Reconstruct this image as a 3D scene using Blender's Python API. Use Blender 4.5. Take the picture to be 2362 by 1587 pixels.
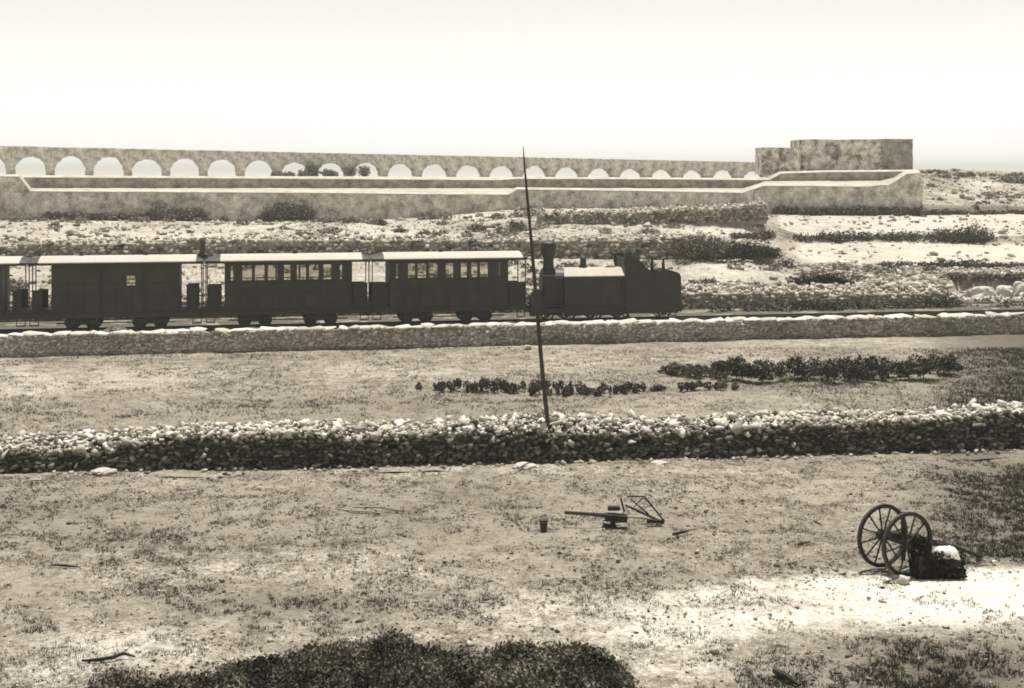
import bpy, bmesh, math, random
import numpy as np
from mathutils import Vector, Matrix

random.seed(7)
rng = np.random.default_rng(7)
for o in list(bpy.data.objects):
    bpy.data.objects.remove(o)
C = bpy.context.scene.collection
sc = bpy.context.scene

# ------------------------------------------------------------------ camera, sky, sun, exposure
W, H, F, HZ, CAMZ = 2362.0, 1587.0, 3245.0, 385.0, 9.0
cd = bpy.data.cameras.new("camera")
cam = bpy.data.objects.new("camera", cd)
C.objects.link(cam)
cam.location = (0, 0, CAMZ)
cam.rotation_euler = (math.radians(90), 0, 0)
cd.sensor_fit = 'HORIZONTAL'
cd.sensor_width = 36.0
cd.lens = 36.0 * F / W
cd.shift_y = -(H / 2 - HZ) / W
cd.clip_start = 0.5
cd.clip_end = 12000
sc.camera = cam

SUN_EL, SUN_AZ = math.radians(74), math.radians(9)      # azimuth from +Y towards +X
world = bpy.data.worlds.new("World")
sc.world = world
world.use_nodes = True
wn, wl = world.node_tree.nodes, world.node_tree.links
wn.clear()
sky = wn.new("ShaderNodeTexSky")
sky.sky_type = 'NISHITA'
sky.sun_disc = False
sky.sun_elevation = SUN_EL
sky.sun_rotation = SUN_AZ
sky.air_density = 1.0
sky.dust_density = 0.35
sky.ozone_density = 1.0
sep = wn.new("ShaderNodeSeparateColor")
wl.new(sky.outputs[0], sep.inputs[0])


def wmath(op, a, b):
    n = wn.new("ShaderNodeMath")
    n.operation = op
    for i, s in enumerate((a, b)):
        if isinstance(s, (int, float)):
            n.inputs[i].default_value = s
        else:
            wl.new(s, n.inputs[i])
    return n.outputs[0]


# blue-sensitive plate: the sky reads as one pale tone
lum = wmath('ADD', wmath('MULTIPLY', sep.outputs[0], 0.2),
            wmath('ADD', wmath('MULTIPLY', sep.outputs[1], 0.6), wmath('MULTIPLY', sep.outputs[2], 0.2)))
comb = wn.new("ShaderNodeCombineColor")
wl.new(wmath('MULTIPLY', lum, 1.02), comb.inputs[0])
wl.new(wmath('MULTIPLY', lum, 1.0), comb.inputs[1])
wl.new(wmath('MULTIPLY', lum, 0.935), comb.inputs[2])
bg = wn.new("ShaderNodeBackground")
bg.inputs['Strength'].default_value = 0.104
wl.new(comb.outputs[0], bg.inputs['Color'])
wo = wn.new("ShaderNodeOutputWorld")
wl.new(bg.outputs[0], wo.inputs['Surface'])

sd = bpy.data.lights.new("sun", 'SUN')
sd.energy = 4.2
sd.angle = math.radians(0.5)
sd.color = (1.0, 0.975, 0.92)
sun = bpy.data.objects.new("sun", sd)
C.objects.link(sun)
sundir = Vector((math.sin(SUN_AZ) * math.cos(SUN_EL), math.cos(SUN_AZ) * math.cos(SUN_EL), math.sin(SUN_EL)))
sun.rotation_euler = sundir.to_track_quat('Z', 'Y').to_euler()
sun.location = (0, 0, 60)

sc.view_settings.view_transform = 'Standard'
sc.view_settings.look = 'None'
sc.view_settings.gamma = 1
sc.view_settings.use_curve_mapping = False
sc.view_settings.exposure = 0.6
sc.cycles.max_bounces = 6
sc.cycles.diffuse_bounces = 3
sc.cycles.transparent_max_bounces = 12
sc.cycles.pixel_filter_type = 'BLACKMAN_HARRIS'
sc.cycles.filter_width = 1.8

# ------------------------------------------------------------------ helpers
KS = 0.181                                # the terraces and the railway all run at this skew to the view
TH = math.atan(KS)
T0 = 70.9


def gy(py):                               # distance at which flat field ground shows at picture row py
    return CAMZ * F / (py - HZ)


def tY(u, t):                             # distance of terrace line t in picture column u
    return t / (1 - KS * (u - W / 2) / F)


def zat(py, Y):
    return CAMZ - (py - HZ) * Y / F


def xat(u, Y):
    return (u - W / 2) * Y / F


def vn(x, y, seed):
    xi = np.floor(x).astype(np.int64)
    yi = np.floor(y).astype(np.int64)
    fx, fy = x - xi, y - yi
    fx = fx * fx * (3 - 2 * fx)
    fy = fy * fy * (3 - 2 * fy)

    def h(a, b):
        n = (a * 374761393 + b * 668265263 + seed * 974634777) & 0x7fffffff
        n = ((n ^ (n >> 13)) * 1274126177) & 0x7fffffff
        n = n ^ (n >> 16)
        return (n & 0xffff) / 65535.0
    return (h(xi, yi) * (1 - fx) + h(xi + 1, yi) * fx) * (1 - fy) + (h(xi, yi + 1) * (1 - fx) + h(xi + 1, yi + 1) * fx) * fy


def fbm(x, y, octv=4, seed=1):
    x = np.asarray(x, float)
    y = np.asarray(y, float)
    s, a, tot = 0, 1.0, 0
    for i in range(octv):
        s = s + a * vn(x * 2 ** i, y * 2 ** i, seed + i)
        tot += a
        a *= 0.55
    return s / tot - 0.5


def sstep(a, b, x):
    t = np.clip((x - a) / (b - a), 0, 1)
    return t * t * (3 - 2 * t)


def sepia(v):
    k = min(1.0, max(0.0, v / 0.6))
    return (v * (1.16 - 0.11 * k), v * (0.99 + 0.01 * k), v * (0.74 + 0.16 * k), 1.0)


class NT:
    def __init__(self, m):
        m.use_nodes = True
        self.t = m.node_tree
        self.t.nodes.clear()
        self.n, self.l = self.t.nodes, self.t.links

    def new(self, typ, **kw):
        n = self.n.new(typ)
        for k, v in kw.items():
            setattr(n, k, v)
        return n

    def set(self, sock, v):
        if hasattr(v, 'is_linked') or hasattr(v, 'links'):
            self.l.new(v, sock)
        else:
            sock.default_value = v

    def math(self, op, a, b=0.0, clamp=False):
        n = self.new("ShaderNodeMath", operation=op)
        n.use_clamp = clamp
        self.set(n.inputs[0], a)
        self.set(n.inputs[1], b)
        return n.outputs[0]

    def noise(self, scale, detail=4, rough=0.6, vec=None):
        n = self.new("ShaderNodeTexNoise")
        n.inputs['Scale'].default_value = scale
        n.inputs['Detail'].default_value = detail
        n.inputs['Roughness'].default_value = rough
        if vec is not None:
            self.l.new(vec, n.inputs['Vector'])
        return n.outputs[0]

    def attr(self, name):
        n = self.new("ShaderNodeAttribute", attribute_name=name)
        return n.outputs['Fac']

    def mixc(self, f, a, b):
        n = self.new("ShaderNodeMix", data_type='RGBA')
        self.set(n.inputs['Factor'], f)
        self.set(n.inputs['A'], a)
        self.set(n.inputs['B'], b)
        return n.outputs['Result']

    def ramp(self, f, stops):
        n = self.new("ShaderNodeValToRGB")
        cr = n.color_ramp
        while len(cr.elements) < len(stops):
            cr.elements.new(0.5)
        for e, (p, c) in zip(cr.elements, stops):
            e.position = p
            e.color = c
        self.set(n.inputs[0], f)
        return n.outputs[0]

    def grey(self, v, top=0.8):            # a tone value 0..top to the print's warm grey
        st = [(i / 8, sepia(top * i / 8)) for i in range(9)]
        return self.ramp(self.math('DIVIDE', v, top), st)

    def out(self, col, rough=0.9, bump=None, bstr=0.4, bdist=0.05, spec=0.2):
        b = self.new("ShaderNodeBsdfPrincipled")
        self.set(b.inputs['Base Color'], col)
        self.set(b.inputs['Roughness'], rough)
        b.inputs['Specular IOR Level'].default_value = spec
        if bump is not None:
            bp = self.new("ShaderNodeBump")
            bp.inputs['Strength'].default_value = bstr
            bp.inputs['Distance'].default_value = bdist
            self.l.new(bump, bp.inputs['Height'])
            self.l.new(bp.outputs[0], b.inputs['Normal'])
        o = self.new("ShaderNodeOutputMaterial")
        self.l.new(b.outputs[0], o.inputs['Surface'])
        return b


def objvec(nt):
    return nt.new("ShaderNodeTexCoord").outputs['Object']


def mat_plain(name, v, var=0.3, scale=3.0, rough=0.85, spec=0.2, bump=0.3):
    m = bpy.data.materials.new(name)
    nt = NT(m)
    co = objvec(nt)
    n1 = nt.noise(scale, 5, 0.65, co)
    n2 = nt.noise(scale * 7, 3, 0.6, co)
    f = nt.math('ADD', nt.math('MULTIPLY', n1, 0.65), nt.math('MULTIPLY', n2, 0.35))
    tone = nt.math('MULTIPLY', nt.math('ADD', nt.math('MULTIPLY', nt.math('SUBTRACT', f, 0.5), 4 * var), 1.0), v)
    nt.out(nt.grey(tone), rough, n2, bump, 0.03, spec)
    return m


def mat_tone(name, add=0.0, rough=0.95, scale=6.0, var=0.5, obj_random=None, bump=0.4):
    """stone or leaf whose tone is stored per piece (joined pieces) or comes from the object's random number (single pieces)"""
    m = bpy.data.materials.new(name)
    nt = NT(m)
    co = objvec(nt)
    n1 = nt.noise(scale, 4, 0.6, co)
    tone = nt.attr("tone")
    if obj_random:
        r = nt.new("ShaderNodeObjectInfo").outputs['Random']
        tone = nt.math('ADD', tone, nt.math('MULTIPLY', nt.math('SUBTRACT', r, 0.5), obj_random))
    tone = nt.math('MULTIPLY', tone, nt.math('ADD', nt.math('MULTIPLY', nt.math('SUBTRACT', n1, 0.5), 2 * var), 1.0))
    if add:
        tone = nt.math('ADD', tone, add)
    nt.out(nt.grey(nt.math('MAXIMUM', tone, 0.012)), rough, n1, bump, 0.03, 0.1)
    return m


def mat_ground(name, mid, pale, dark, scale=1.0):
    m = bpy.data.materials.new(name)
    nt = NT(m)
    co = objvec(nt)
    big = nt.noise(0.22 * scale, 4, 0.6, co)
    med = nt.noise(1.3 * scale, 5, 0.7, co)
    fine = nt.noise(5.5 * scale, 4, 0.8, co)
    f = nt.math('ADD', nt.math('MULTIPLY', big, 0.25), nt.math('ADD', nt.math('MULTIPLY', med, 0.4), nt.math('MULTIPLY', fine, 0.45)))
    spk = nt.noise(20.0 * scale, 3, 0.8, co)
    f = nt.math('SUBTRACT', nt.math('ADD', f, nt.math('MULTIPLY', nt.math('SUBTRACT', spk, 0.5), 0.5)), 0.05)
    f = nt.math('SUBTRACT', f, 0.5)
    base = nt.math('MULTIPLY', nt.math('ADD', nt.math('MULTIPLY', f, 4.6), 1.0), mid)
    pm = nt.math('ADD', nt.attr("pale"), nt.math('MULTIPLY', f, 2.4), False)
    pm = nt.math('MULTIPLY', nt.math('SUBTRACT', pm, 0.12), 1.25, True)
    pm = nt.math('MULTIPLY', pm, nt.math('GREATER_THAN', nt.attr("pale"), 0.02))
    dm = nt.math('MULTIPLY', nt.math('ADD', nt.attr("dark"), nt.math('MULTIPLY', f, 1.6)), 1.0, True)
    dm = nt.math('MULTIPLY', dm, nt.math('GREATER_THAN', nt.attr("dark"), 0.02))
    pv = nt.math('MULTIPLY', nt.math('ADD', nt.math('MULTIPLY', f, 1.5), 1.0), pale)
    c = nt.mixc(pm, nt.grey(base), nt.grey(pv))
    c = nt.mixc(dm, c, sepia(dark))
    bmp = nt.math('ADD', fine, nt.math('MULTIPLY', med, 1.5))
    nt.out(c, 0.95, bmp, 0.5, 0.06, 0.05)
    return m


M = {}
M['front'] = mat_ground("dry grass and soil", 0.2, 0.52, 0.06)
M['back'] = mat_ground("stubble field", 0.2, 0.42, 0.065)
M['hill'] = mat_ground("limestone hillside", 0.21, 0.42, 0.08, 0.6)
M['plain'] = mat_plain("pale far land", 0.42, 0.12, 0.01)
M['bed'] = mat_plain("track ballast", 0.08, 0.5, 2.0)
M['stone'] = mat_tone("field stone", obj_random=0.28)
M['rubble'] = mat_tone("rubble stone")
M['leaf'] = mat_tone("leaves", var=0.3, bump=0.0)
M['grass'] = mat_tone("grass", var=0.3, bump=0.0)
M['core'] = mat_plain("earth packing", 0.06, 0.4, 3.0)
M['wallcore'] = mat_plain("lime packing", 0.28, 0.5, 2.0)
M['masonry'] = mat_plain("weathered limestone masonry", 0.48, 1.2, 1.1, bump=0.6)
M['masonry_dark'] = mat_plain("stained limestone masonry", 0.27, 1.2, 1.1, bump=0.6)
M['coping'] = mat_plain("pale coping stone", 0.4, 0.5, 0.9)
M['arcade'] = mat_plain("aqueduct stone", 0.46, 1.4, 1.1, bump=0.6)
M['ruin'] = mat_plain("crumbling ruin stone", 0.42, 1.9, 0.9, bump=0.7)
M['carriage'] = mat_plain("dark varnished teak", 0.03, 0.5, 1.5, 0.55, 0.3)
M['carriage2'] = mat_plain("dark framing", 0.024, 0.4, 2.0, 0.6, 0.3)
M['roofw'] = mat_plain("white painted roof canvas", 0.42, 0.15, 1.0)
M['iron'] = mat_plain("black iron", 0.04, 0.5, 2.0, 0.55, 0.3)
M['engine'] = mat_plain("sooty engine paint", 0.025, 0.6, 1.2, 0.5, 0.35)
M['tanktop'] = mat_plain("tank top with sun glare painted in", 0.42, 0.2, 1.2)  # pale colour stands in for sun glare off the tank tops
M['wood'] = mat_plain("weathered grey timber", 0.05, 0.6, 4.0)
M['darkwood'] = mat_plain("dark tarred timber", 0.03, 0.6, 4.0)
M['palewood'] = mat_plain("bleached timber", 0.35, 0.3, 4.0)
M['cloth'] = mat_plain("white cloth", 0.8, 0.06, 2.0)
M['heap'] = mat_plain("dark soil and dung", 0.05, 0.7, 2.5, bump=0.8)
m = bpy.data.materials.new("carriage window glass")
nt = NT(m)
tr = nt.new("ShaderNodeBsdfTransparent")
tr.inputs[0].default_value = (0.9, 0.89, 0.86, 1)
gl = nt.new("ShaderNodeBsdfGlossy")
gl.inputs['Roughness'].default_value = 0.08
mx = nt.new("ShaderNodeMixShader")
mx.inputs[0].default_value = 0.07
nt.l.new(tr.outputs[0], mx.inputs[1])
nt.l.new(gl.outputs[0], mx.inputs[2])
oo = nt.new("ShaderNodeOutputMaterial")
nt.l.new(mx.outputs[0], oo.inputs[0])
M['glass'] = m


def tag(o, label=None, cat=None, group=None, kind=None):
    for k, v in (('label', label), ('category', cat), ('group', group), ('kind', kind)):
        if v:
            o[k] = v
    return o


def empty(name, loc=(0, 0, 0), rz=0.0, **kw):
    o = bpy.data.objects.new(name, None)
    C.objects.link(o)
    o.location = loc
    o.rotation_euler = (0, 0, rz)
    o.empty_display_size = 0.3
    return tag(o, **kw)


def mesh_from(name, verts, faces, mat=None, attrs=None, smooth=False):
    me = bpy.data.meshes.new(name)
    verts = np.asarray(verts, dtype=np.float32)
    if isinstance(faces, np.ndarray):
        k = faces.shape[1]
        me.vertices.add(len(verts))
        me.vertices.foreach_set("co", verts.ravel())
        me.loops.add(faces.size)
        me.loops.foreach_set("vertex_index", faces.astype(np.int32).ravel())
        me.polygons.add(len(faces))
        me.polygons.foreach_set("loop_start", np.arange(0, faces.size, k, dtype=np.int32))
        me.polygons.foreach_set("loop_total", np.full(len(faces), k, dtype=np.int32))
        me.update(calc_edges=True)
    else:
        me.from_pydata([tuple(v) for v in verts], [], faces)
        me.update()
    for k, v in (attrs or {}).items():
        a = me.attributes.new(k, 'FLOAT', 'POINT')
        a.data.foreach_set("value", np.asarray(v, dtype=np.float32))
    if mat:
        me.materials.append(mat)
    if smooth:
        me.polygons.foreach_set("use_smooth", np.ones(len(me.polygons), dtype=bool))
    return me


def link(name, me, parent=None, **kw):
    o = bpy.data.objects.new(name, me)
    C.objects.link(o)
    if parent is not None:
        o.parent = parent
    return tag(o, **kw)


class MB:
    def __init__(self):
        self.v, self.f = [], []

    def add(self, vs, fs):
        b = len(self.v)
        self.v += [tuple(p) for p in vs]
        self.f += [tuple(i + b for i in f) for f in fs]
        return self

    def box(self, x0, x1, y0, y1, z0, z1, mtx=None):
        vs = [Vector((x, y, z)) for z in (z0, z1) for y in (y0, y1) for x in (x0, x1)]
        if mtx is not None:
            vs = [mtx @ v for v in vs]
        return self.add(vs, [(0, 2, 3, 1), (4, 5, 7, 6), (0, 1, 5, 4), (2, 6, 7, 3), (0, 4, 6, 2), (1, 3, 7, 5)])

    def prism(self, pts, axis_lo, axis_hi):           # polygon in x,z extruded along y
        n = len(pts)
        vs = [(x, axis_lo, z) for x, z in pts] + [(x, axis_hi, z) for x, z in pts]
        fs = [tuple(range(n)), tuple(range(2 * n - 1, n - 1, -1))]
        fs += [(i, n + i, n + (i + 1) % n, (i + 1) % n) for i in range(n)]
        return self.add(vs, fs)

    def bar(self, p0, p1, w, h, up=(0, 0, 1), w1=None, h1=None):
        p0, p1 = Vector(p0), Vector(p1)
        d = (p1 - p0).normalized()
        up = Vector(up)
        if abs(d.dot(up)) > 0.95:
            up = Vector((1, 0, 0))
        s = d.cross(up).normalized()
        n = s.cross(d)
        w1, h1 = w1 or w, h1 or h
        vs = [p0 + s * a * w / 2 + n * b * h / 2 for a, b in ((-1, -1), (1, -1), (1, 1), (-1, 1))]
        vs += [p1 + s * a * w1 / 2 + n * b * h1 / 2 for a, b in ((-1, -1), (1, -1), (1, 1), (-1, 1))]
        return self.add(vs, [(0, 1, 2, 3), (7, 6, 5, 4), (0, 4, 5, 1), (1, 5, 6, 2), (2, 6, 7, 3), (3, 7, 4, 0)])

    def path(self, pts, rads, n=8):
        pts = [Vector(p) for p in pts]
        vs, fs = [], []
        for i, p in enumerate(pts):
            d = (pts[min(i + 1, len(pts) - 1)] - pts[max(i - 1, 0)]).normalized()
            a = Vector((1, 0, 0)) if abs(d.x) < 0.8 else Vector((0, 1, 0))
            s = d.cross(a).normalized()
            q = s.cross(d)
            for k in range(n):
                an = 2 * math.pi * k / n
                vs.append(p + (s * math.cos(an) + q * math.sin(an)) * rads[i])
        for i in range(len(pts) - 1):
            for k in range(n):
                a, b = i * n + k, i * n + (k + 1) % n
                fs.append((a, b, b + n, a + n))
        fs.append(tuple(range(n - 1, -1, -1)))
        fs.append(tuple(range((len(pts) - 1) * n, len(pts) * n)))
        return self.add(vs, fs)

    def ring(self, c, axis, r0, r1, w, n=28):          # flat ring (wheel rim or tyre): inner r0, outer r1, width w along axis
        c, axis = Vector(c), Vector(axis).normalized()
        a = Vector((0, 0, 1)) if abs(axis.z) < 0.9 else Vector((1, 0, 0))
        s = axis.cross(a).normalized()
        q = axis.cross(s)
        vs, fs = [], []
        for k in range(n):
            an = 2 * math.pi * k / n
            d = s * math.cos(an) + q * math.sin(an)
            for r, o in ((r0, -w / 2), (r1, -w / 2), (r1, w / 2), (r0, w / 2)):
                vs.append(c + d * r + axis * o)
        for k in range(n):
            b, e = k * 4, ((k + 1) % n) * 4
            for j in range(4):
                fs.append((b + j, b + (j + 1) % 4, e + (j + 1) % 4, e + j))
        return self.add(vs, fs)

    def disc(self, c, axis, r, w, n=20):
        c, axis = Vector(c), Vector(axis).normalized()
        return self.path([c - axis * w / 2, c + axis * w / 2], [r, r], n)

    def lathe(self, cx, cy, prof, n=18):               # profile of (radius, z)
        vs, fs = [], []
        for r, z in prof:
            for k in range(n):
                an = 2 * math.pi * k / n
                vs.append((cx + r * math.cos(an), cy + r * math.sin(an), z))
        for i in range(len(prof) - 1):
            for k in range(n):
                a, b = i * n + k, i * n + (k + 1) % n
                fs.append((a, b, b + n, a + n))
        fs.append(tuple(range(n - 1, -1, -1)))
        fs.append(tuple(range((len(prof) - 1) * n, len(prof) * n)))
        return self.add(vs, fs)

    def build(self, name, mat, parent=None, smooth=False, **kw):
        me = mesh_from(name, self.v, self.f, mat, smooth=smooth)
        return link(name, me, parent, **kw)


# stone shapes: convex hulls of a few points on a squashed ball (about 20 to 30 triangles each)
def stone_shape(seed, npts=11):
    r = random.Random(seed)
    bm = bmesh.new()
    for i in range(npts):
        v = Vector((r.gauss(0, 1), r.gauss(0, 1), r.gauss(0, 1))).normalized()
        v = Vector([max(-0.64, min(0.64, c)) for c in v]) * r.uniform(0.85, 1.05)
        bm.verts.new(v / 1.3)
    bmesh.ops.convex_hull(bm, input=bm.verts)
    bmesh.ops.delete(bm, geom=[v for v in bm.verts if not v.link_faces], context='VERTS')
    bmesh.ops.triangulate(bm, faces=bm.faces)
    bm.verts.index_update()
    vs = np.array([v.co[:] for v in bm.verts])
    fs = np.array([[v.index for v in f.verts] for f in bm.faces])
    bm.free()
    return vs, fs


STONES = [stone_shape(100 + i) for i in range(16)]
PEBBLES = [stone_shape(300 + i, 8) for i in range(8)]


def rotm(ax, ay, az):
    return np.array((Matrix.Rotation(az, 3, 'Z') @ Matrix.Rotation(ay, 3, 'Y') @ Matrix.Rotation(ax, 3, 'X')))


def join_stones(name, items, mat, parent=None, shapes=STONES, **kw):
    """items: (x, y, z, sx, sy, sz, rotation, tone)"""
    V, Fc, T, b = [], [], [], 0
    for it in items:
        vs, fs = shapes[random.randrange(len(shapes))]
        p = (vs * np.array(it[3:6]) * 0.5 / 0.47) @ rotm(*it[6]).T + np.array(it[:3])
        V.append(p)
        Fc.append(fs + b)
        T.append(np.full(len(vs), it[7]))
        b += len(vs)
    me = mesh_from(name, np.concatenate(V), np.concatenate(Fc), mat, {'tone': np.concatenate(T)})
    return link(name, me, parent, **kw)


_stone_meshes = {}


def stone_part(it, parent, name='stone', mat=None):
    k = random.randrange(len(STONES))
    tb = min(5, max(0, int(it[7] / 0.7 * 6)))
    key = (k, tb, (mat or M['stone']).name)
    if key not in _stone_meshes:
        vs, fs = STONES[k]
        _stone_meshes[key] = mesh_from('stone', vs * 0.5 / 0.47, fs, mat or M['stone'], {'tone': np.full(len(vs), (tb + 0.5) / 6 * 0.7)})
    o = bpy.data.objects.new(name, _stone_meshes[key])
    C.objects.link(o)
    o.parent = parent
    o.location = it[:3]
    o.scale = it[3:6]
    o.rotation_euler = it[6]
    return o


def px_of(x, y, z):
    return W / 2 + x / y * F, HZ + (CAMZ - z) / y * F


# ------------------------------------------------------------------ land
def grid_mesh(name, P, mat, attrs, smooth=True, **kw):
    """P: (rows, cols, 3)"""
    r, c = P.shape[:2]
    idx = np.arange(r * c).reshape(r, c)
    fs = np.stack([idx[:-1, :-1], idx[:-1, 1:], idx[1:, 1:], idx[1:, :-1]], -1).reshape(-1, 4)
    me = mesh_from(name, P.reshape(-1, 3), fs, mat, {k: v.ravel() for k, v in attrs.items()}, smooth)
    return link(name, me, None, **kw)


def ell(u, p, cu, cp, ru, rp, amp):
    d = ((u - cu) / ru) ** 2 + ((p - cp) / rp) ** 2
    return amp * np.exp(-d)


def front_cover(X, Y):
    Yc = np.maximum(Y, 14)
    u, p = W / 2 + X / Yc * F, HZ + CAMZ / Yc * F
    top = np.interp(u, [1150, 1350, 1562, 1800, 2000, 2362], [1425, 1395, 1352, 1330, 1318, 1312])
    bot = np.interp(u, [1150, 1350, 1562, 1800, 2000, 2362], [1470, 1500, 1500, 1462, 1450, 1446])
    amp = np.interp(u, [1150, 1350, 1562, 1900, 2250], [0.15, 0.4, 0.6, 0.85, 1.0])
    wob = 30 * fbm(X * 0.5, Y * 0.5, 4, 21)
    pale = amp * sstep(top - 22 + wob, top + 22 + wob, p) * (1 - sstep(bot - 45 + wob, bot + 35 + wob, p))
    for a in ((250, 1490, 230, 60, 0.5), (560, 1310, 260, 40, 0.3), (1250, 1430, 220, 70, 0.35), (150, 1560, 200, 40, 0.4),
              (1500, 1540, 300, 40, 0.3), (700, 1085, 900, 10, 0.2), (950, 1470, 180, 20, 0.3)):
        pale = np.maximum(pale, ell(u, p, *a))
    dark = np.interp(u, [2020, 2150, 2300, 2400], [0, 0.32, 0.55, 0.75]) * sstep(1030, 1090, p) * (1 - sstep(1280, 1315, p))
    for a in ((2200, 1560, 300, 75, 0.75), (1800, 1580, 90, 30, 0.5), (680, 1400, 330, 45, 0.3), (300, 1230, 300, 45, 0.18),
              (60, 1180, 200, 60, 0.2), (1000, 1200, 500, 60, 0.12), (1450, 1330, 200, 30, 0.12), (90, 1440, 60, 60, 0.25)):
        dark = np.maximum(dark, ell(u, p, *a))
    return np.clip(pale, 0, 1), np.clip(dark, 0, 1)


xs = np.linspace(-24, 24, 640)
ys = np.concatenate([np.linspace(-12, 19, 32)[:-1], np.linspace(19, 44.8, 420)])
X, Y = np.meshgrid(xs, ys)


def front_z(X, Y):
    z = 0.16 * fbm(X * 0.35, Y * 0.35, 3, 3) + 0.22 * fbm(X * 1.6, Y * 1.6, 4, 5) * (0.45 + fbm(X * 0.2, Y * 0.2, 2, 8))
    p, d = front_cover(X, Y)
    z = z * (1 - 0.75 * p) + 0.25 * d * fbm(X * 1.1, Y * 1.1, 3, 15)
    z += 0.012 * fbm(X * 8, Y * 8, 2, 9)
    return z - 0.4 * sstep(43.1, 44.0, Y - 0.114 * X)


pale, dark = front_cover(X, Y)
grid_mesh('front_field', np.stack([X, Y, front_z(X, Y)], -1), M['front'], {'pale': pale, 'dark': dark}, kind='structure',
          label='rough dry grass field in the foreground with a bare pale strip')


def back_cover(X, Y):
    u, p = W / 2 + X / Y * F, HZ + CAMZ / Y * F
    pale = np.zeros_like(X)
    for a in ((60, 880, 160, 40, 0.6), (350, 880, 300, 50, 0.32), (900, 850, 300, 35, 0.25), (1300, 830, 500, 20, 0.25), (1900, 790, 300, 12, 0.3),
              (1700, 920, 250, 12, 0.2)):
        pale = np.maximum(pale, ell(u, p, *a))
    dark = np.interp(u, [2120, 2220, 2362], [0, 0.45, 0.75]) * np.ones_like(p)
    for a in ((700, 930, 500, 22, 0.2), (1900, 890, 300, 25, 0.25), (1200, 925, 200, 8, 0.25), (450, 955, 400, 12, 0.2)):
        dark = np.maximum(dark, ell(u, p, *a))
    return np.clip(pale, 0, 1), np.clip(dark, 0, 1)


xs = np.linspace(-38, 40, 420)
ts = np.linspace(41.8, 71.3, 190)
X, T = np.meshgrid(xs, ts)
k = np.interp(T, [41.8, 71.3], [0.11, KS])
Y = T + k * X


def back_z(X, Y):
    return 0.12 * fbm(X * 0.3, Y * 0.3, 3, 31) + 0.1 * fbm(X * 1.3, Y * 1.3, 3, 33)


pale, dark = back_cover(X, Y)
grid_mesh('back_field', np.stack([X, Y, back_z(X, Y)], -1), M['back'], {'pale': pale, 'dark': dark}, kind='structure',
          label='flat stubble field between the rubble wall and the railway')

# hillside profile: picture rows of each terrace edge by column
UC = [-700, 0, 400, 750, 1000, 1180, 1200, 1500, 1715, 1765, 1850, 2030, 2095, 2128, 2362, 3000]
PROF = [
    (73.0, 'Z', [0.78] * 16),
    (79.6, 'Z', [0.80] * 16),
    (80.4, 'Z', [1.95, 1.95, 1.95, 1.95, 2.0, 2.0, 2.0, 1.85, 1.75, 1.75, 1.75, 1.7, 1.7, 1.7, 1.6, 1.6]),
    (94.0, 'P', [600, 600, 598, 597, 596, 596, 596, 597, 600, 608, 622, 622, 621, 621, 620, 620]),
    (95.6, 'P', [572, 565, 560, 552, 553, 553, 553, 552, 566, 580, 612, 612, 611, 611, 610, 610]),
    (111.5, 'P', [532, 532, 532, 522, 522, 522, 522, 522, 528, 540, 562, 563, 563, 563, 562, 560]),
    (113.0, 'P', [530, 530, 530, 520, 520, 517, 516, 500, 500, 515, 545, 546, 546, 546, 546, 544]),
    (130.0, 'P', [505, 506, 509, 511, 500, 482, 480, 480, 480, 493, 494, 494, 494, 494, 494, 494]),
    (131.2, 'P', [441, 441, 443, 445, 447, 448, 438, 441, 445, 430, 431, 430, 402, 478, 480, 480]),
    (160.0, 'P', [434, 434, 434, 434, 434, 434, 434, 434, 434, 418, 417, 417, 402, 418, 440, 440]),
    (161.2, 'P', [411, 411, 412, 413, 414, 415, 412, 412, 414, 411, 399, 398, 398, 412, 436, 436]),
    (190.0, 'P', [404, 404, 406, 407, 408, 409, 409, 410, 411, 409, 397, 395, 393, 391, 397, 400]),
    (225.0, 'P', [405, 405, 407, 408, 409, 410, 410, 411, 412, 410, 398, 397, 395, 394, 399, 402]),
    (320.0, 'Z', [0.0] * 16),
]


def hill_z(u, t):
    Yv = tY(u, t)
    zs = []
    for tt, kd, row in PROF:
        v = np.interp(u, UC, row)
        zs.append(v if kd == 'Z' else zat(v, tY(u, tt)))
    zs = np.array(zs)
    tb = np.array([p[0] for p in PROF])
    i = np.clip(np.searchsorted(tb, t, side='right') - 1, 0, len(tb) - 2)
    f = np.clip((t - tb[i]) / (tb[i + 1] - tb[i]), 0, 1)
    z = np.take_along_axis(zs, i[None], 0)[0] * (1 - f) + np.take_along_axis(zs, (i + 1)[None], 0)[0] * f
    Xv = xat(u, Yv)
    z = np.where((u > 2192) & (t > 79.5) & (t < 85.95), np.minimum(z, 1.0), z)
    return z + 0.35 * fbm(Xv * 0.25, Yv * 0.25, 3, 41) * sstep(82, 90, t) * (1 - sstep(120, 131, t) * (u < 2100)) + 0.12 * fbm(Xv * 1.1, Yv * 1.1, 3, 43) * sstep(80.5, 84, t)


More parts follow.
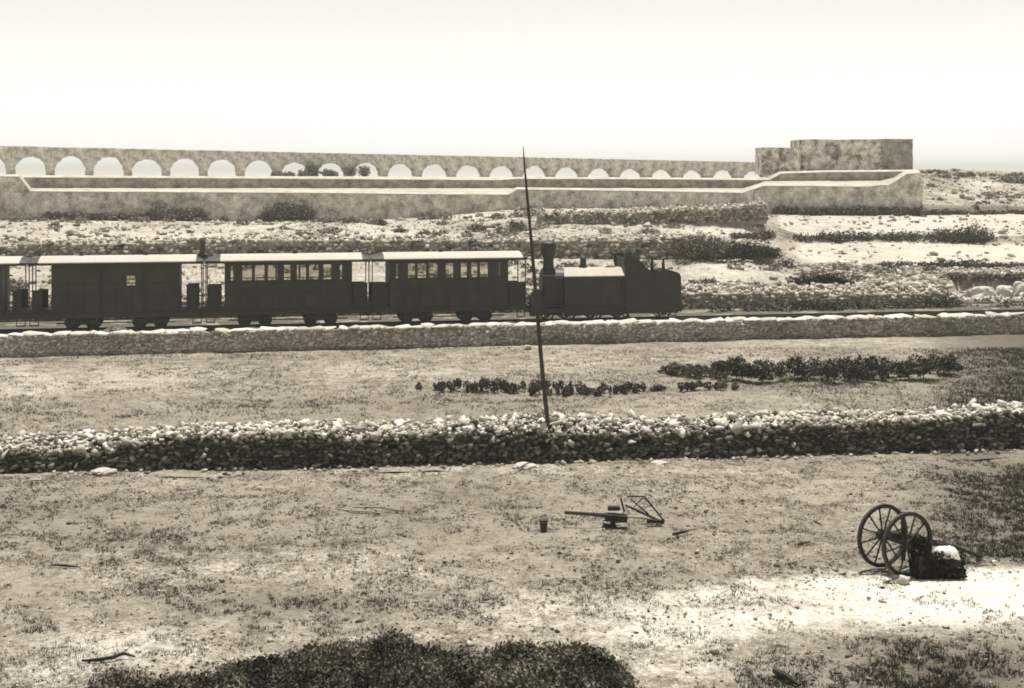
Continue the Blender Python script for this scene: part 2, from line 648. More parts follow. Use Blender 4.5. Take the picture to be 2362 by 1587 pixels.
def hill_cover(u, t):
    Xv, Yv = xat(u, tY(u, t)), tY(u, t)
    n = fbm(Xv * 0.12, Yv * 0.12, 4, 51)

    def reg(u0, u1, t0, t1, su=60):
        return sstep(u0 - su, u0 + su, u) * (1 - sstep(u1 - su, u1 + su, u)) * sstep(t0 - .5, t0 + .5, t) * (1 - sstep(t1 - .5, t1 + .5, t))
    pale = 0.42 * reg(-900, 1750, 80.5, 94.2) + 0.3 * reg(1600, 3000, 80.5, 94.2)
    pale = np.maximum(pale, (0.62 + .5 * n) * reg(-900, 720, 96, 130))
    pale = np.maximum(pale, (0.5 + n) * reg(720, 1240, 96, 130))
    pale = np.maximum(pale, (0.6 + 0.8 * n) * reg(1240, 1780, 96, 130))
    pale = np.maximum(pale, 0.95 * reg(1830, 3100, 97, 111.8, 40))
    pale = np.maximum(pale, 0.95 * reg(1790, 3100, 113.4, 129.6, 25))
    pale = np.maximum(pale, 0.7 * reg(-900, 2100, 131.2, 160, 10))
    pale = np.maximum(pale, 1.0 * reg(-900, 2120, 161.2, 240, 10))
    pale = np.maximum(pale, (0.32 + n) * reg(2128, 3100, 131, 240, 8))
    pale = np.maximum(pale, 0.9 * ell(u, t, 2270, 160, 60, 12, 1.0))
    pale = np.maximum(pale, 0.8 * (t > 240))
    dark = 0.5 * reg(-900, 1000, 95.8, 97.5) * (n > 0)
    dark = np.maximum(dark, 0.6 * reg(1775, 3100, 130.2, 134, 10))
    return np.clip(pale, 0, 1), np.clip(dark, 0, 1)


us = np.unique(np.concatenate([np.linspace(-700, 3000, 560), np.array([1178, 1182, 1190, 1200, 1715, 1765, 2095, 2128, 2030])]))
tsx = [73.0]
while tsx[-1] < 320:
    tsx.append(tsx[-1] + 0.3 + max(0, tsx[-1] - 80) * 0.008)
ts = np.unique(np.concatenate([np.array(tsx), np.array([p[0] for p in PROF])]))
U, T = np.meshgrid(us, ts)
Yh = tY(U, T)
pale, dark = hill_cover(U, T)
grid_mesh('hillside', np.stack([xat(U, Yh), Yh, hill_z(U, T)], -1), M['hill'], {'pale': pale, 'dark': dark}, kind='structure',
          label='terraced limestone hillside rising behind the railway')


def hill_pt(u, t):
    Yv = float(tY(u, t))
    return float(xat(u, Yv)), Yv, float(hill_z(np.array([float(u)]), np.array([float(t)]))[0])


me = MB()
n = 48
vs = [(0, 0, -3.0)] + [(5000 * math.cos(2 * math.pi * i / n), 5000 * math.sin(2 * math.pi * i / n), -3.0) for i in range(n)]
me.add(vs, [(0, i + 1, (i + 1) % n + 1) for i in range(n)])
me.build('far_plain', M['plain'], kind='structure', label='pale low land running to the horizon')


hm = bpy.data.materials.new("dusty air")
ht = NT(hm)
pv_ = ht.new("ShaderNodeVolumePrincipled")
pv_.inputs['Color'].default_value = (0.96, 0.945, 0.9, 1)
pv_.inputs['Density'].default_value = 0.0005
pv_.inputs['Anisotropy'].default_value = 0.2
ho = ht.new("ShaderNodeOutputMaterial")
ht.l.new(pv_.outputs[0], ho.inputs['Volume'])
MB().box(-5200, 5200, -5200, 5200, -4.2, 14.2).build('haze', hm, kind='stuff', label='thin dusty summer haze over the whole valley')


# ------------------------------------------------------------------ railway frame
def track(xp, yp, z=0.0):                  # along the line, away from the camera, up
    c, s = math.cos(TH), math.sin(TH)
    return (xp * c - yp * s, T0 + xp * s + yp * c, z)


def tx(u, yp):                             # position along the line that shows in column u
    q = (u - W / 2) / F
    c, s = math.cos(TH), math.sin(TH)
    return (q * (T0 + yp * c) + yp * s) / (c - q * s)


def tz(py, u, yp):
    return zat(py, track(tx(u, yp), yp)[1])


def tbox(x0, x1, y0, y1, z0, z1):
    vs = [track(x, y, z) for z in (z0, z1) for y in (y0, y1) for x in (x0, x1)]
    return vs


TC = 2.6                                   # track centre
RAIL = 0.98
mb = MB()
nx = 90
for i in range(nx):
    pass
Xb = np.linspace(-44, 50, 260)
Yb = np.linspace(0.5, 8.6, 26)
XB, YB = np.meshgrid(Xb, Yb)
ZB = 0.8 + 0.1 * fbm(XB * 2, YB * 2, 3, 61) + 0.03 * (np.abs(YB - TC) < 1.1)
c_, s_ = math.cos(TH), math.sin(TH)
grid_mesh('track_bed', np.stack([XB * c_ - YB * s_, T0 + XB * s_ + YB * c_, ZB], -1), M['bed'], {}, kind='structure',
          label='ballast bed under the railway track')
rt = empty('railway_track', track(0, TC, 0.8), TH, label='single railway track half hidden behind the pale coping stones', cat='railway track')
for sgn in (-0.5, 0.5):
    MB().box(-44, 50, sgn - 0.03, sgn + 0.03, 0.1, 0.18).box(-44, 50, sgn - 0.06, sgn + 0.06, 0.08, 0.1).build('rail', M['iron'], rt)
slm = None
for i in range(104):
    o = MB().box(-0.11, 0.11, -0.9, 0.9, -0.02, 0.08).build('sleeper', M['darkwood'], rt) if slm is None else bpy.data.objects.new('sleeper', slm)
    if slm is None:
        slm = o.data
    else:
        C.objects.link(o)
        o.parent = rt
    o.location = (-43.5 + i * 0.9, 0, 0)

# retaining wall with coping stones
rw = empty('retaining_wall', track(0, 0, 0), TH, label='long grey stone retaining wall with pale coping below the train', cat='stone wall')
mb = MB()
mb.box(-44, 50, 0.1, 0.6, -0.3, 0.95)
mb.build('wall_core', M['wallcore'], rw)
items = []
z = 0.0
row = 0
while z < 0.9:
    h = random.uniform(0.1, 0.17)
    x = -44 + random.uniform(0, 0.3)
    while x < 50:
        l = random.uniform(0.12, 0.36)
        big = fbm(np.array([x * 0.25]), np.array([z * 1.0]), 3, 71)[0]
        tone = min(0.6, max(0.08, random.gauss(0.4, 0.07) + 0.4 * big - 0.08 * (z < 0.1)))
        if random.random() < 0.025:
            tone = 0.55
        items.append((x + l / 2, 0.1 + random.gauss(0, 0.03), z + h / 2 + random.gauss(0, .03), l * 1.1, 0.24, h * random.uniform(.9, 1.4), (random.gauss(0, .15), random.gauss(0, .2), random.gauss(0, .15)), tone))
        x += l
    z += h * 0.97
join_stones('face_stones', items, M['rubble'], rw, kind='stuff')
x = -44
while x < 50:
    l = random.uniform(0.3, 0.85)
    if random.random() > 0.05:
        stone_part((x + l / 2, 0.28 + random.gauss(0, .03), 1.0 + random.gauss(0, .015), l * 1.4, 0.6, random.uniform(0.17, 0.23),
                    (random.gauss(0.12, .05), random.gauss(0, .05), random.gauss(0, .04)), 0.5), rw, 'coping_stone')
    x += l


# ------------------------------------------------------------------ rubble walls
def rubble_wall(name, label, line, rowh=0.17, depth=1.0, seed=1, face=(0.2, 0.08), topt=(0.55, 0.1), parts=0, core=None,
                stone_l=(0.16, 0.36), top_n=26, palef=0.06, spill=0, cat='rubble wall', ragged=0.25, rough=False):
    """line: list of (x, y, z_base, z_facetop, z_top)"""
    random.seed(seed)
    L = np.array(line, float)
    seg = np.hypot(np.diff(L[:, 0]), np.diff(L[:, 1]))
    S = np.concatenate([[0], np.cumsum(seg)])
    tot = S[-1]

    def at(s):
        return [np.interp(s, S, L[:, k]) for k in range(5)]
    mid = at(tot / 2)
    root = empty(name, (mid[0], mid[1], mid[2]), label=label, cat=cat)
    ang = math.atan2(L[-1, 1] - L[0, 1], L[-1, 0] - L[0, 0])
    nx_, ny_ = -math.sin(ang), math.cos(ang)          # pointing away from the camera
    off = np.array(mid[:3])
    items = []
    z = 0.0
    while z < max(L[:, 3] - L[:, 2]) + 0.05:
        h = rowh * random.uniform(0.8, 1.25)
        s = random.uniform(0, 0.2)
        while s < tot:
            l = min(stone_l[1] * 1.3, max(stone_l[0], random.lognormvariate(math.log((stone_l[0] + stone_l[1]) / 2), 0.38)))
            x, y, zb, zf, zt = at(s + l / 2)
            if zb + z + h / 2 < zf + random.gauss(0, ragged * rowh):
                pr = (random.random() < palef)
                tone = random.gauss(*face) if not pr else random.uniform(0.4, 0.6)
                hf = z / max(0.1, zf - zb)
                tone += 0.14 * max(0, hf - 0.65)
                d = random.gauss(0.0, 0.05) + 0.12 * hf * depth
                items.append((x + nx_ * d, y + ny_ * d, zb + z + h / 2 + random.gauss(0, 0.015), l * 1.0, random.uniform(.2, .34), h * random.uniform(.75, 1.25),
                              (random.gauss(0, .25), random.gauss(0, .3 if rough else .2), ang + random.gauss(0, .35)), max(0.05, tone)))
            s += l * random.uniform(0.9, 1.1)
        z += h * 0.92
    for i in range(int(tot * depth * top_n)):
        s = random.uniform(0, tot)
        x, y, zb, zf, zt = at(s)
        f = random.random()
        d = (0.05 + 0.95 * f) * depth
        zz = zf + (zt - zf) * (f ** 0.7) + random.gauss(0, 0.035)
        a = random.uniform(0.13, 0.34) if not rough else min(.42, max(.06, random.lognormvariate(math.log(.115), .48)))
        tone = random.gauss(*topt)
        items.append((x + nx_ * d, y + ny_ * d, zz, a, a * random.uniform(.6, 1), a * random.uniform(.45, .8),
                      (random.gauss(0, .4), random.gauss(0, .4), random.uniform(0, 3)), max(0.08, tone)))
    for i in range(spill):
        s = random.uniform(0, tot)
        x, y, zb, zf, zt = at(s)
        d = -abs(random.gauss(0, 0.3)) - 0.12
        a = random.uniform(0.07, 0.2)
        items.append((x + nx_ * d, y + ny_ * d, zb + a * 0.2, a, a * .8, a * .6, (random.gauss(0, .3), random.gauss(0, .3), random.uniform(0, 3)), random.uniform(0.14, 0.42)))
    items = [(i[0] - off[0], i[1] - off[1], i[2] - off[2]) + i[3:] for i in items]
    # core
    vs, fs = [], []
    for k, (x, y, zb, zf, zt) in enumerate(L):
        for d, zz in ((0.1, zb - 0.3), (0.14, zf - 0.08), (0.3 * depth, zf - 0.06), (0.75 * depth, zt - 0.1), (depth * 1.02, zt - 0.2), (depth * 1.15, zb - 0.3)):
            vs.append((x + nx_ * d - off[0], y + ny_ * d - off[1], zz - off[2]))
        if k:
            b = (k - 1) * 6
            for j in range(5):
                fs.append((b + j, b + 6 + j, b + 7 + j, b + 1 + j))
    nL = len(L)
    fs.append(tuple(range(6)))
    fs.append(tuple(range((nL - 1) * 6 + 5, (nL - 1) * 6 - 1, -1)))
    link('wall_core', mesh_from('wall_core', vs, fs, core or M['core']), root)
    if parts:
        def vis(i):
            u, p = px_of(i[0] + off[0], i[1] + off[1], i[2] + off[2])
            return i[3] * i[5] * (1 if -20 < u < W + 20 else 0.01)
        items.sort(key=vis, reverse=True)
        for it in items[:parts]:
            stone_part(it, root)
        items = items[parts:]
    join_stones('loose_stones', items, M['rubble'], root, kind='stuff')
    return root, at, tot


# nearest rubble wall: column -> rows of base, face top, heap top
NW = [(-350, 1098, 1040, 1008), (0, 1091, 1042, 1005), (150, 1088, 1044, 1002), (230, 1087, 1040, 1000), (400, 1083, 1014, 983), (600, 1080, 1006, 979), (760, 1078, 1002, 973),
      (800, 1077, 1016, 979), (900, 1075, 1008, 976), (1000, 1074, 1006, 973), (1181, 1070, 1002, 964), (1240, 1068, 996, 958), (1330, 1065, 1002, 962), (1562, 1058, 1000, 966), (1800, 1052, 986, 957), (2000, 1047, 977, 952),
      (2150, 1042, 972, 952), (2230, 1039, 962, 948), (2270, 1037, 952, 938), (2362, 1033, 952, 936), (2750, 1020, 945, 925)]
NWd = {}
line = []
for u in range(-350, 2751, 25):
    b, f, t = [float(np.interp(u, [r[0] for r in NW], [r[k] for r in NW])) for k in (1, 2, 3)]
    Yb_ = gy(b)
    line.append((xat(u, Yb_), Yb_, 0.0, zat(f, Yb_ + 0.1), zat(t, Yb_ + 1.0)))
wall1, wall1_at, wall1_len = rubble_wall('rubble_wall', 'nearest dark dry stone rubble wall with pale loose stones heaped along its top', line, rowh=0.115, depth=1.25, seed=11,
                                         face=(0.1, 0.06), topt=(0.44, 0.13), parts=300, top_n=95, palef=0.04, spill=260, stone_l=(.08, .28), rough=True)  # face tones kept low for its shade, top tones high for the sun
for u, p, a, lab in ((2248, 940, 0.36, None), (2312, 932, 0.42, None), (2165, 953, 0.34, None)):
    Yq = gy(float(np.interp(u, [r[0] for r in NW], [r[1] for r in NW]))) + 0.7
    it = (xat(u, Yq) - wall1.location.x, Yq - wall1.location.y, zat(p, Yq), a, a * .8, a * .62, (0.1, 0.1, random.uniform(0, 3)), 0.69)
    stone_part(it, wall1)


def hill_wall(u0, u1, t, base, ftop, top, step=30, dt=0.0):
    """rows given as [(u,py)...] tables"""
    line = []
    for u in np.arange(u0, u1 + 1, step):
        f = lambda tab: float(np.interp(u, [a for a, b in tab], [b for a, b in tab]))
        Yv = float(tY(u, t))
        line.append((float(xat(u, Yv)), Yv, zat(f(base), Yv), zat(f(ftop), Yv + 0.1), zat(f(top), Yv + 0.8)))
    return line


# bank wall just behind the track
bl = []
for u in range(-500, 2951, 40):
    Yv = float(tY(u, 79.4))
    zt = float(np.interp(u, [-500, 700, 1200, 1500, 1900, 2180, 2230, 2950], [1.95, 1.95, 2.0, 1.85, 1.75, 1.6, 1.1, 1.1])) + 0.12 * float(fbm(np.array([u * 0.02]), np.array([0.3]), 3, 5)[0])
    bl.append((float(xat(u, Yv)), Yv, 0.75, zt - 0.15, zt + 0.08))
rubble_wall('bank_wall', 'low rubble bank wall with a pale stony top directly behind the railway track', bl, rowh=0.2, depth=1.3, seed=12, face=(0.3, 0.07), topt=(0.46, 0.08),
            stone_l=(.22, .45), top_n=12, core=M['wallcore'], palef=0.08)
W2b = [(-500, 600), (750, 598), (1700, 598), (1800, 600)]
W2f = [(-500, 572), (0, 566), (150, 562), (300, 560), (520, 556), (750, 553), (1000, 556), (1181, 556), (1400, 553), (1600, 550), (1740, 562), (1800, 575)]
W2t = [(-500, 562), (0, 557), (300, 552), (520, 548), (750, 542), (1000, 547), (1181, 548), (1400, 545), (1600, 541), (1740, 553), (1800, 566)]
rubble_wall('terrace_wall', 'long grey rubble terrace wall showing just above the carriage roofs', hill_wall(-500, 1790, 94.0, W2b, W2f, W2t), rowh=0.24, depth=1.6, seed=13,
            face=(0.25, 0.1), topt=(0.42, 0.14), stone_l=(.25, .5), top_n=7, core=M['wallcore'], palef=0.1)
rubble_wall('terrace_wall', 'short rubble wall with a pale top and upturned end below the right part of the arches',
            hill_wall(1245, 1772, 112.0, [(1245, 522), (1500, 522), (1772, 508)], [(1245, 494), (1400, 492), (1600, 482), (1730, 476), (1772, 468)],
                      [(1245, 486), (1400, 483), (1600, 475), (1730, 470), (1772, 460)], 25),
            rowh=0.24, depth=1.2, seed=14, face=(0.25, 0.08), topt=(0.46, 0.08), stone_l=(.25, .5), top_n=9, core=M['wallcore'])
rubble_wall('enclosure_wall', 'dark square cornered field wall at the right edge with pale boulders in front',
            hill_wall(2195, 2800, 86.0, [(2195, 690), (2800, 690)], [(2195, 632), (2800, 630)], [(2195, 625), (2800, 622)], 25),
            rowh=0.22, depth=0.7, seed=15, face=(0.12, 0.05), topt=(0.46, 0.06), stone_l=(.22, .45), top_n=12)
rubble_wall('terrace_wall', 'tumbled pale rubble line below the lower pale field at right',
            hill_wall(1600, 2950, 93.0, [(1600, 640), (1850, 640), (2100, 640), (2950, 640)], [(1600, 632), (1800, 628), (1950, 622), (2200, 628), (2950, 630)],
                      [(1600, 622), (1800, 616), (1950, 610), (2200, 620), (2950, 622)], 30),
            rowh=0.22, depth=1.6, seed=16, face=(0.3, 0.1), topt=(0.44, 0.1), stone_l=(.22, .5), top_n=9, core=M['wallcore'])


# masonry walls with a pale weathered coping that steps along the slope
def masonry_wall(name, label, t, base, top, us_, mat, cop=0.25, deep=0.7, cat='stone wall'):
    pts = []
    for u in us_:
        f = lambda tab: float(np.interp(u, [a for a, b in tab], [b for a, b in tab]))
        Yv = float(tY(u, t))
        pts.append((float(xat(u, Yv)), Yv, zat(f(base), Yv) - 0.4, zat(f(top), Yv)))
    root = empty(name, pts[len(pts) // 2][:3], label=label, cat=cat)
    off = root.location
    ang = math.atan(KS)
    nx_, ny_ = -math.sin(ang), math.cos(ang)
    for part, prof, mt in (('wall_face', lambda zb, zt: ((0, zb), (0, zt - cop), (deep + .1, zt - cop), (deep + .1, zb)), mat),
                           ('coping', lambda zb, zt: ((-0.08, zt - cop), (-0.08, zt - cop + 0.06), (deep, zt), (deep + .1, zt), (deep + .1, zt - cop + .004)), M['coping'])):
        vs, fs = [], []
        m_ = None
        for k, (x, y, zb, zt) in enumerate(pts):
            pr = prof(zb, zt)
            m_ = len(pr)
            for d, zz in pr:
                vs.append((x + nx_ * d - off.x, y + ny_ * d - off.y, zz - off.z))
            if k:
                b = (k - 1) * m_
                for j in range(m_):
                    fs.append((b + j, b + m_ + j, b + m_ + (j + 1) % m_, b + (j + 1) % m_))
        fs.append(tuple(range(m_)))
        fs.append(tuple(range(len(vs) - 1, len(vs) - m_ - 1, -1)))
        link(part, mesh_from(part, vs, fs, mt), root)
    return root


def usamp(a, b, step, extra):
    return sorted(set(list(np.arange(a, b, step)) + [b] + [e for e in extra if a <= e <= b]))


L2t = [(-700, 401), (44, 402), (70, 436), (400, 438), (750, 440), (1000, 443), (1172, 444), (1194, 432), (1500, 436), (1712, 440), (1760, 424), (1850, 424), (2000, 426), (2030, 422),
       (2050, 422), (2092, 396), (2124, 394)]
masonry_wall('parapet_wall', 'lower of two long stone walls below the arches with a pale stepped coping', 129.8,
             [(-700, 505), (0, 506), (400, 509), (750, 511), (1000, 500), (1180, 484), (1765, 494), (2130, 494)], L2t,
             usamp(-700, 2124, 40, [a for a, b in L2t]), M['masonry'])
L1t = [(-700, 402), (0, 404), (400, 406), (750, 408), (1000, 410), (1150, 411), (1190, 408), (1500, 409), (1740, 411), (1775, 410), (1802, 396), (1900, 393), (2122, 391)]
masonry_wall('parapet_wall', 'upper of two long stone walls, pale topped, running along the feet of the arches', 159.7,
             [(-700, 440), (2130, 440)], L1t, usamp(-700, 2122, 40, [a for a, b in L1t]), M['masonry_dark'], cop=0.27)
# the two copings meet at a cross wall at the right end
p0, p1 = hill_pt(2124, 130.9), hill_pt(2122, 160.4)
cw = MB()
xw0, yw0 = xat(2124, tY(2124, 131.6)), tY(2124, 131.6)
xw1, yw1 = xat(2120, tY(2120, 160.0)), tY(2120, 160.0)
cw.bar((xw0 - 0.5, yw0, 5.6), (xw1 - 0.5, yw1, 5.6), 0.7, 5.2)
tag(cw.build('cross_wall', M['coping']), 'pale square end wall closing the two long walls below the ruin', 'stone wall')

# ------------------------------------------------------------------ aqueduct of round arches on the skyline
AYL, AYR = 185.0, 215.0
axl, axr = xat(0, AYL), xat(1760, AYR)
ka = (AYR - AYL) / (axr - axl)
aa = math.atan(ka)


def arc_x(u):
    q = (u - W / 2) / F
    return q * (AYL - ka * axl) / (1 - q * ka)


sx0, sx1 = arc_x(70) / math.cos(aa), arc_x(1740) / math.cos(aa)
bayw = (sx1 - sx0) / 21.0
org = (0.0, AYL - ka * axl, 0.0)
aq = empty('aqueduct', org, aa, label='long stone aqueduct of low round arches along the skyline', cat='aqueduct')


def crown_z(s):
    xw = s * math.cos(aa)
    return 10.62 + (8.55 - 10.62) * (xw - axl) / (axr - axl)


R_ = bayw * 0.39
TK = 1.5
for i in range(-6, 23):
    s = sx0 + i * bayw
    cz = crown_z(s)
    hw = bayw / 2
    tl, tr = crown_z(s - hw) + 1.13, crown_z(s + hw) + 1.13
    spring = cz - R_
    vs, fs = [], []
    n = 16
    # spandrel block with the arch cut out, front and back skins plus the soffit
    rr_ = random.Random(700 + i)
    sq = rr_.uniform(.86, 1.0)
    jr = [rr_.gauss(0, .05) for k in range(n + 1)]
    arc = [((R_ + jr[k]) * -math.cos(math.pi * k / n), spring + (R_ * sq + jr[k]) * math.sin(math.pi * k / n)) for k in range(n + 1)]
    topp = [(-hw + 2 * hw * k / n, tl + (tr - tl) * k / n + 0.1 * float(fbm(np.array([(i * n + k) * 0.21]), np.array([0.5]), 3, 77)[0])) for k in range(n + 1)]
    mb = MB()
    for d in (0, TK):
        b = len(mb.v)
        mb.v += [(x, d, z) for x, z in arc] + [(x, d, z) for x, z in topp] + [(-hw, d, spring), (hw, d, spring)]
        q = 2 * n + 2
        for k in range(n):
            mb.f.append((b + k, b + k + 1, b + n + 2 + k, b + n + 1 + k))
        mb.f.append((b, b + n + 1, b + q))
        mb.f.append((b + n, b + q + 1, b + 2 * n + 1))
    m_ = 2 * n + 4
    for k in range(n):
        mb.f.append((k, m_ + k, m_ + k + 1, k + 1))
        mb.f.append((n + 1 + k, n + 2 + k, m_ + n + 2 + k, m_ + n + 1 + k))
    if i == -6 or i == 22:
        pass
    o = mb.build('arch', M['arcade'], aq)
    o.location = (s, 0, 0)
    pw = bayw - 2 * R_
    o = MB().box(-pw / 2, pw / 2, -0.05, TK + 0.05, -4.2, -0.0).build('pier', M['arcade'], aq)
    zs_ = crown_z(s + hw) - R_
    o.location = (s + hw, 0, zs_)

# ------------------------------------------------------------------ ruin on the hill
RT = 176.0


def ruin_wall(u0, u1, ptop, pbot, t, deep, seed, mat, root, dips=()):
    Y0 = float(tY((u0 + u1) / 2, t))
    x0, x1 = float(xat(u0, Y0)), float(xat(u1, Y0))
    zt, zb = zat(ptop, Y0), zat(pbot, Y0) - 0.6
    nx_, nz_ = max(6, int((x1 - x0) / 0.3)), max(6, int((zt - zb) / 0.3))
    gx = np.linspace(x0, x1, nx_ + 1)
    topz = zt + 0.16 * fbm(gx * 0.8, gx * 0 + seed, 3, seed) - 0.0
    P = []
    for j in range(nz_ + 1):
        z = zb + (topz - zb) * j / nz_
        nz = fbm(gx * 0.45, np.full_like(gx, z.mean() * 0.45), 4, seed + 3)
        y = Y0 - 0.25 + 0.5 * nz + 0.9 * sstep(0.1, 0.16, nz) * (j < nz_ - 1)
        P.append(np.stack([gx, y, z], -1))
    P.append(np.stack([gx, np.full_like(gx, Y0 + deep), topz], -1))
    P.append(np.stack([gx, np.full_like(gx, Y0 + deep), np.full_like(gx, zb)], -1))
    P = np.array(P)
    r, c = P.shape[:2]
    idx = np.arange(r * c).reshape(r, c)
    fs = [tuple(q) for q in np.stack([idx[:-1, :-1], idx[:-1, 1:], idx[1:, 1:], idx[1:, :-1]], -1).reshape(-1, 4)]
    fs.append(tuple(int(a) for a in idx[:, 0]))
    fs.append(tuple(int(a) for a in idx[::-1, -1]))
    me_ = mesh_from('wall', (P.reshape(-1, 3) - np.array(root.location)), fs, mat)
    return link('wall', me_, root)


Yr = float(tY(1930, RT))
ruin = empty('ruined_building', (float(xat(1930, Yr)), Yr, zat(388, Yr)), label='roofless crumbling stone ruin on the hilltop at right', cat='ruin')
ruin_wall(1757, 1845, 341, 392, RT + 0.6, 5, 5, M['ruin'], ruin)
ruin_wall(1844, 2034, 322, 392, RT, 6, 6, M['ruin'], ruin)
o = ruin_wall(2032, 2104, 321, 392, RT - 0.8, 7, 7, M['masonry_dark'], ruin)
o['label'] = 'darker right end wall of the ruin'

# ------------------------------------------------------------------ plants
def leaf_cloud(lumps, n, size, tone=(0.06, 0.02), flat=1.0, up=0.0):
    """lumps: (x,y,z,rx,ry,rz); returns triangles filling the lumps, thicker near the skin"""
    w = np.array([l[3] * l[4] + l[3] * l[5] for l in lumps])
    k = rng.choice(len(lumps), n, p=w / w.sum())
    Lm = np.array(lumps)[k]
    d = rng.normal(size=(n, 3))
    d /= np.linalg.norm(d, axis=1)[:, None]
    r = rng.uniform(0.25, 1, n) ** 0.45 * (1 + 0.16 * rng.normal(size=n))
    c = Lm[:, :3] + d * r[:, None] * Lm[:, 3:6]
    a = rng.normal(size=(n, 3))
    a /= np.linalg.norm(a, axis=1)[:, None]
    b = rng.normal(size=(n, 3))
    b[:, 2] += up
    b -= (a * b).sum(1)[:, None] * a
    b /= np.linalg.norm(b, axis=1)[:, None]
    s = size * rng.uniform(0.6, 1.4, n)[:, None]
    V = np.stack([c - a * s * 0.45, c + a * s * 0.45, c + b * s * 1.1, c - b * s * 0.5], 1)
    t = np.clip(rng.normal(tone[0] * 1.15 + .005, tone[1] * 1.4, n), 0.015, 0.6)
    return V.reshape(-1, 3), np.arange(n * 4).reshape(n, 4)[:, [0, 3, 1, 2]], np.repeat(t, 4)


def shrub(name, label, lumps, n, size, tone=(0.06, 0.02), cat='shrub', group=None, stems=True, up=0.0):
    L = np.array(lumps)
    zb = (L[:, 2] - L[:, 5]).min()
    loc = np.array([L[:, 0].mean(), L[:, 1].mean(), zb])
    L2 = L.copy()
    L2[:, :3] -= loc
    V, Fc, t = leaf_cloud(L2, n, size, tone, up=up)
    V[:, 2] = np.maximum(V[:, 2], -0.05)
    root = empty(name, loc, label=label, cat=cat, group=group)
    link('foliage', mesh_from('foliage', V, Fc, M['leaf'], {'tone': t}), root)
    if stems:
        mb = MB()
        for l in L2[:1]:
            mb.path([(l[0] * 0.85, l[1], -0.1), (l[0], l[1], max(0.1, l[2]))], [0.03, 0.012], 5)
        mb.build('stem', M['darkwood'], root)
    return root


def hump(u0, u1, t, pbase, ptop, jag=0.35, step=None, dy=0.5, seed=0):
    """lumps along terrace line t whose tops follow ptop"""
    r = random.Random(seed)
    out = []
    u = u0
    while u <= u1:
        Yv = float(tY(u, t)) + r.uniform(-dy, dy)
        f = lambda tab: float(np.interp(u, [a for a, b in tab], [b for a, b in tab])) if isinstance(tab, list) else tab
        zb, zt = zat(f(pbase), Yv), zat(f(ptop), Yv)
        h = (zt - zb) * (1 - jag * r.random())
        rr = max(0.15, h * 0.55)
        out.append((float(xat(u, Yv)), Yv, zb + h - rr, rr * r.uniform(.9, 1.3), rr * r.uniform(.8, 1.2), rr))
        if h > 1.0:
            out.append((float(xat(u, Yv)) + r.uniform(-.3, .3), Yv, zb + h * 0.3, rr, rr, h * 0.34))
        u += (step or max(4, 0.75 * rr * F / Yv)) * r.uniform(.8, 1.2)
    return out


shrub('hedge', 'dark hedge with one tall bump between the two pale fields at right', hump(1812, 2290, 112.3, 562, [(1812, 540), (1900, 533), (2000, 528), (2060, 532), (2100, 526), (2190, 522), (2240, 508), (2262, 500), (2275, 528), (2300, 535)], seed=1),
      9000, 0.13, cat='hedge')
shrub('hedge', 'thin low dark hedge above the tumbled rubble line at far right', hump(1965, 2900, 95.2, 622, [(1965, 612), (2050, 600), (2150, 600), (2240, 597), (2362, 604), (2900, 602)], seed=2), 9000, 0.11, cat='hedge')
shrub('hedge', 'dark ragged hedge running along the track right of the engine', hump(1640, 2900, 77.6, 738, [(1640, 712), (1700, 705), (1800, 700), (1890, 685), (1960, 692), (2030, 698), (2100, 688), (2190, 682), (2230, 700), (2362, 690), (2900, 690)], seed=3),
      30000, 0.11, tone=(0.05, 0.02), cat='hedge')
shrub('shrub', 'darkest round bush among pale rubble right of the engine', hump(1832, 1960, 82, 676, [(1832, 642), (1870, 630), (1900, 624), (1960, 640)], seed=4, jag=.2), 6000, 0.1, tone=(0.02, 0.012))
shrub('shrub', 'low dark bush at the foot of the pale rubble, left of the darkest round bush', hump(1725, 1835, 82.0, 676, [(1725, 660), (1835, 650)], seed=5, jag=.2), 3000, 0.1, tone=(0.06, 0.02))
shrub('shrub', 'grey bush just right of the engine bunker', hump(1580, 1700, 82.5, 672, [(1580, 645), (1640, 638), (1700, 655)], seed=6, jag=.3), 3200, 0.1, tone=(0.12, 0.04))
shrub('shrub', 'rounded grey bush rising above the right end of the long terrace wall', hump(1575, 1670, 93.2, 594, [(1575, 550), (1620, 526), (1670, 552)], seed=7, jag=0.2), 3000, 0.12, tone=(0.12, 0.04))
shrub('shrub', 'dark low bush at the right end of the long terrace wall', hump(1672, 1795, 92.8, 594, [(1672, 565), (1740, 560), (1795, 570)], seed=8, jag=0.2), 3000, 0.12, tone=(0.05, 0.02))
shrub('shrub', 'dark scrub patch above the right end of the long terrace wall', hump(1690, 1785, 98, 552, [(1690, 535), (1785, 532)], seed=9), 1600, 0.12, tone=(0.11, 0.03))
shrub('shrub', 'dark scrub at the far left under the lower long wall', hump(110, 340, 129.4, 508, [(110, 482), (200, 488), (340, 494)], seed=10, jag=.6), 2600, 0.15, tone=(0.14, 0.05))
shrub('shrub', 'broad dark bush in the middle of the lower long wall', hump(600, 712, 129.4, 512, [(600, 500), (640, 462), (690, 452), (712, 480)], seed=11, jag=.3), 3600, 0.14, tone=(0.1, 0.03))
shrub('shrub', 'dark bush against the lower long wall, left of the broad dark bush', hump(330, 480, 129.4, 508, [(330, 490), (365, 462), (400, 475), (440, 470), (480, 490)], seed=12, jag=.5), 2600, 0.14, tone=(0.13, 0.05))
shrub('shrub', 'dark weeds along the foot of the wall under the ruin', hump(1790, 2130, 129.3, 497, [(1790, 472), (1900, 476), (2000, 472), (2130, 474)], seed=13, jag=.5), 5000, 0.15, tone=(0.08, 0.03))
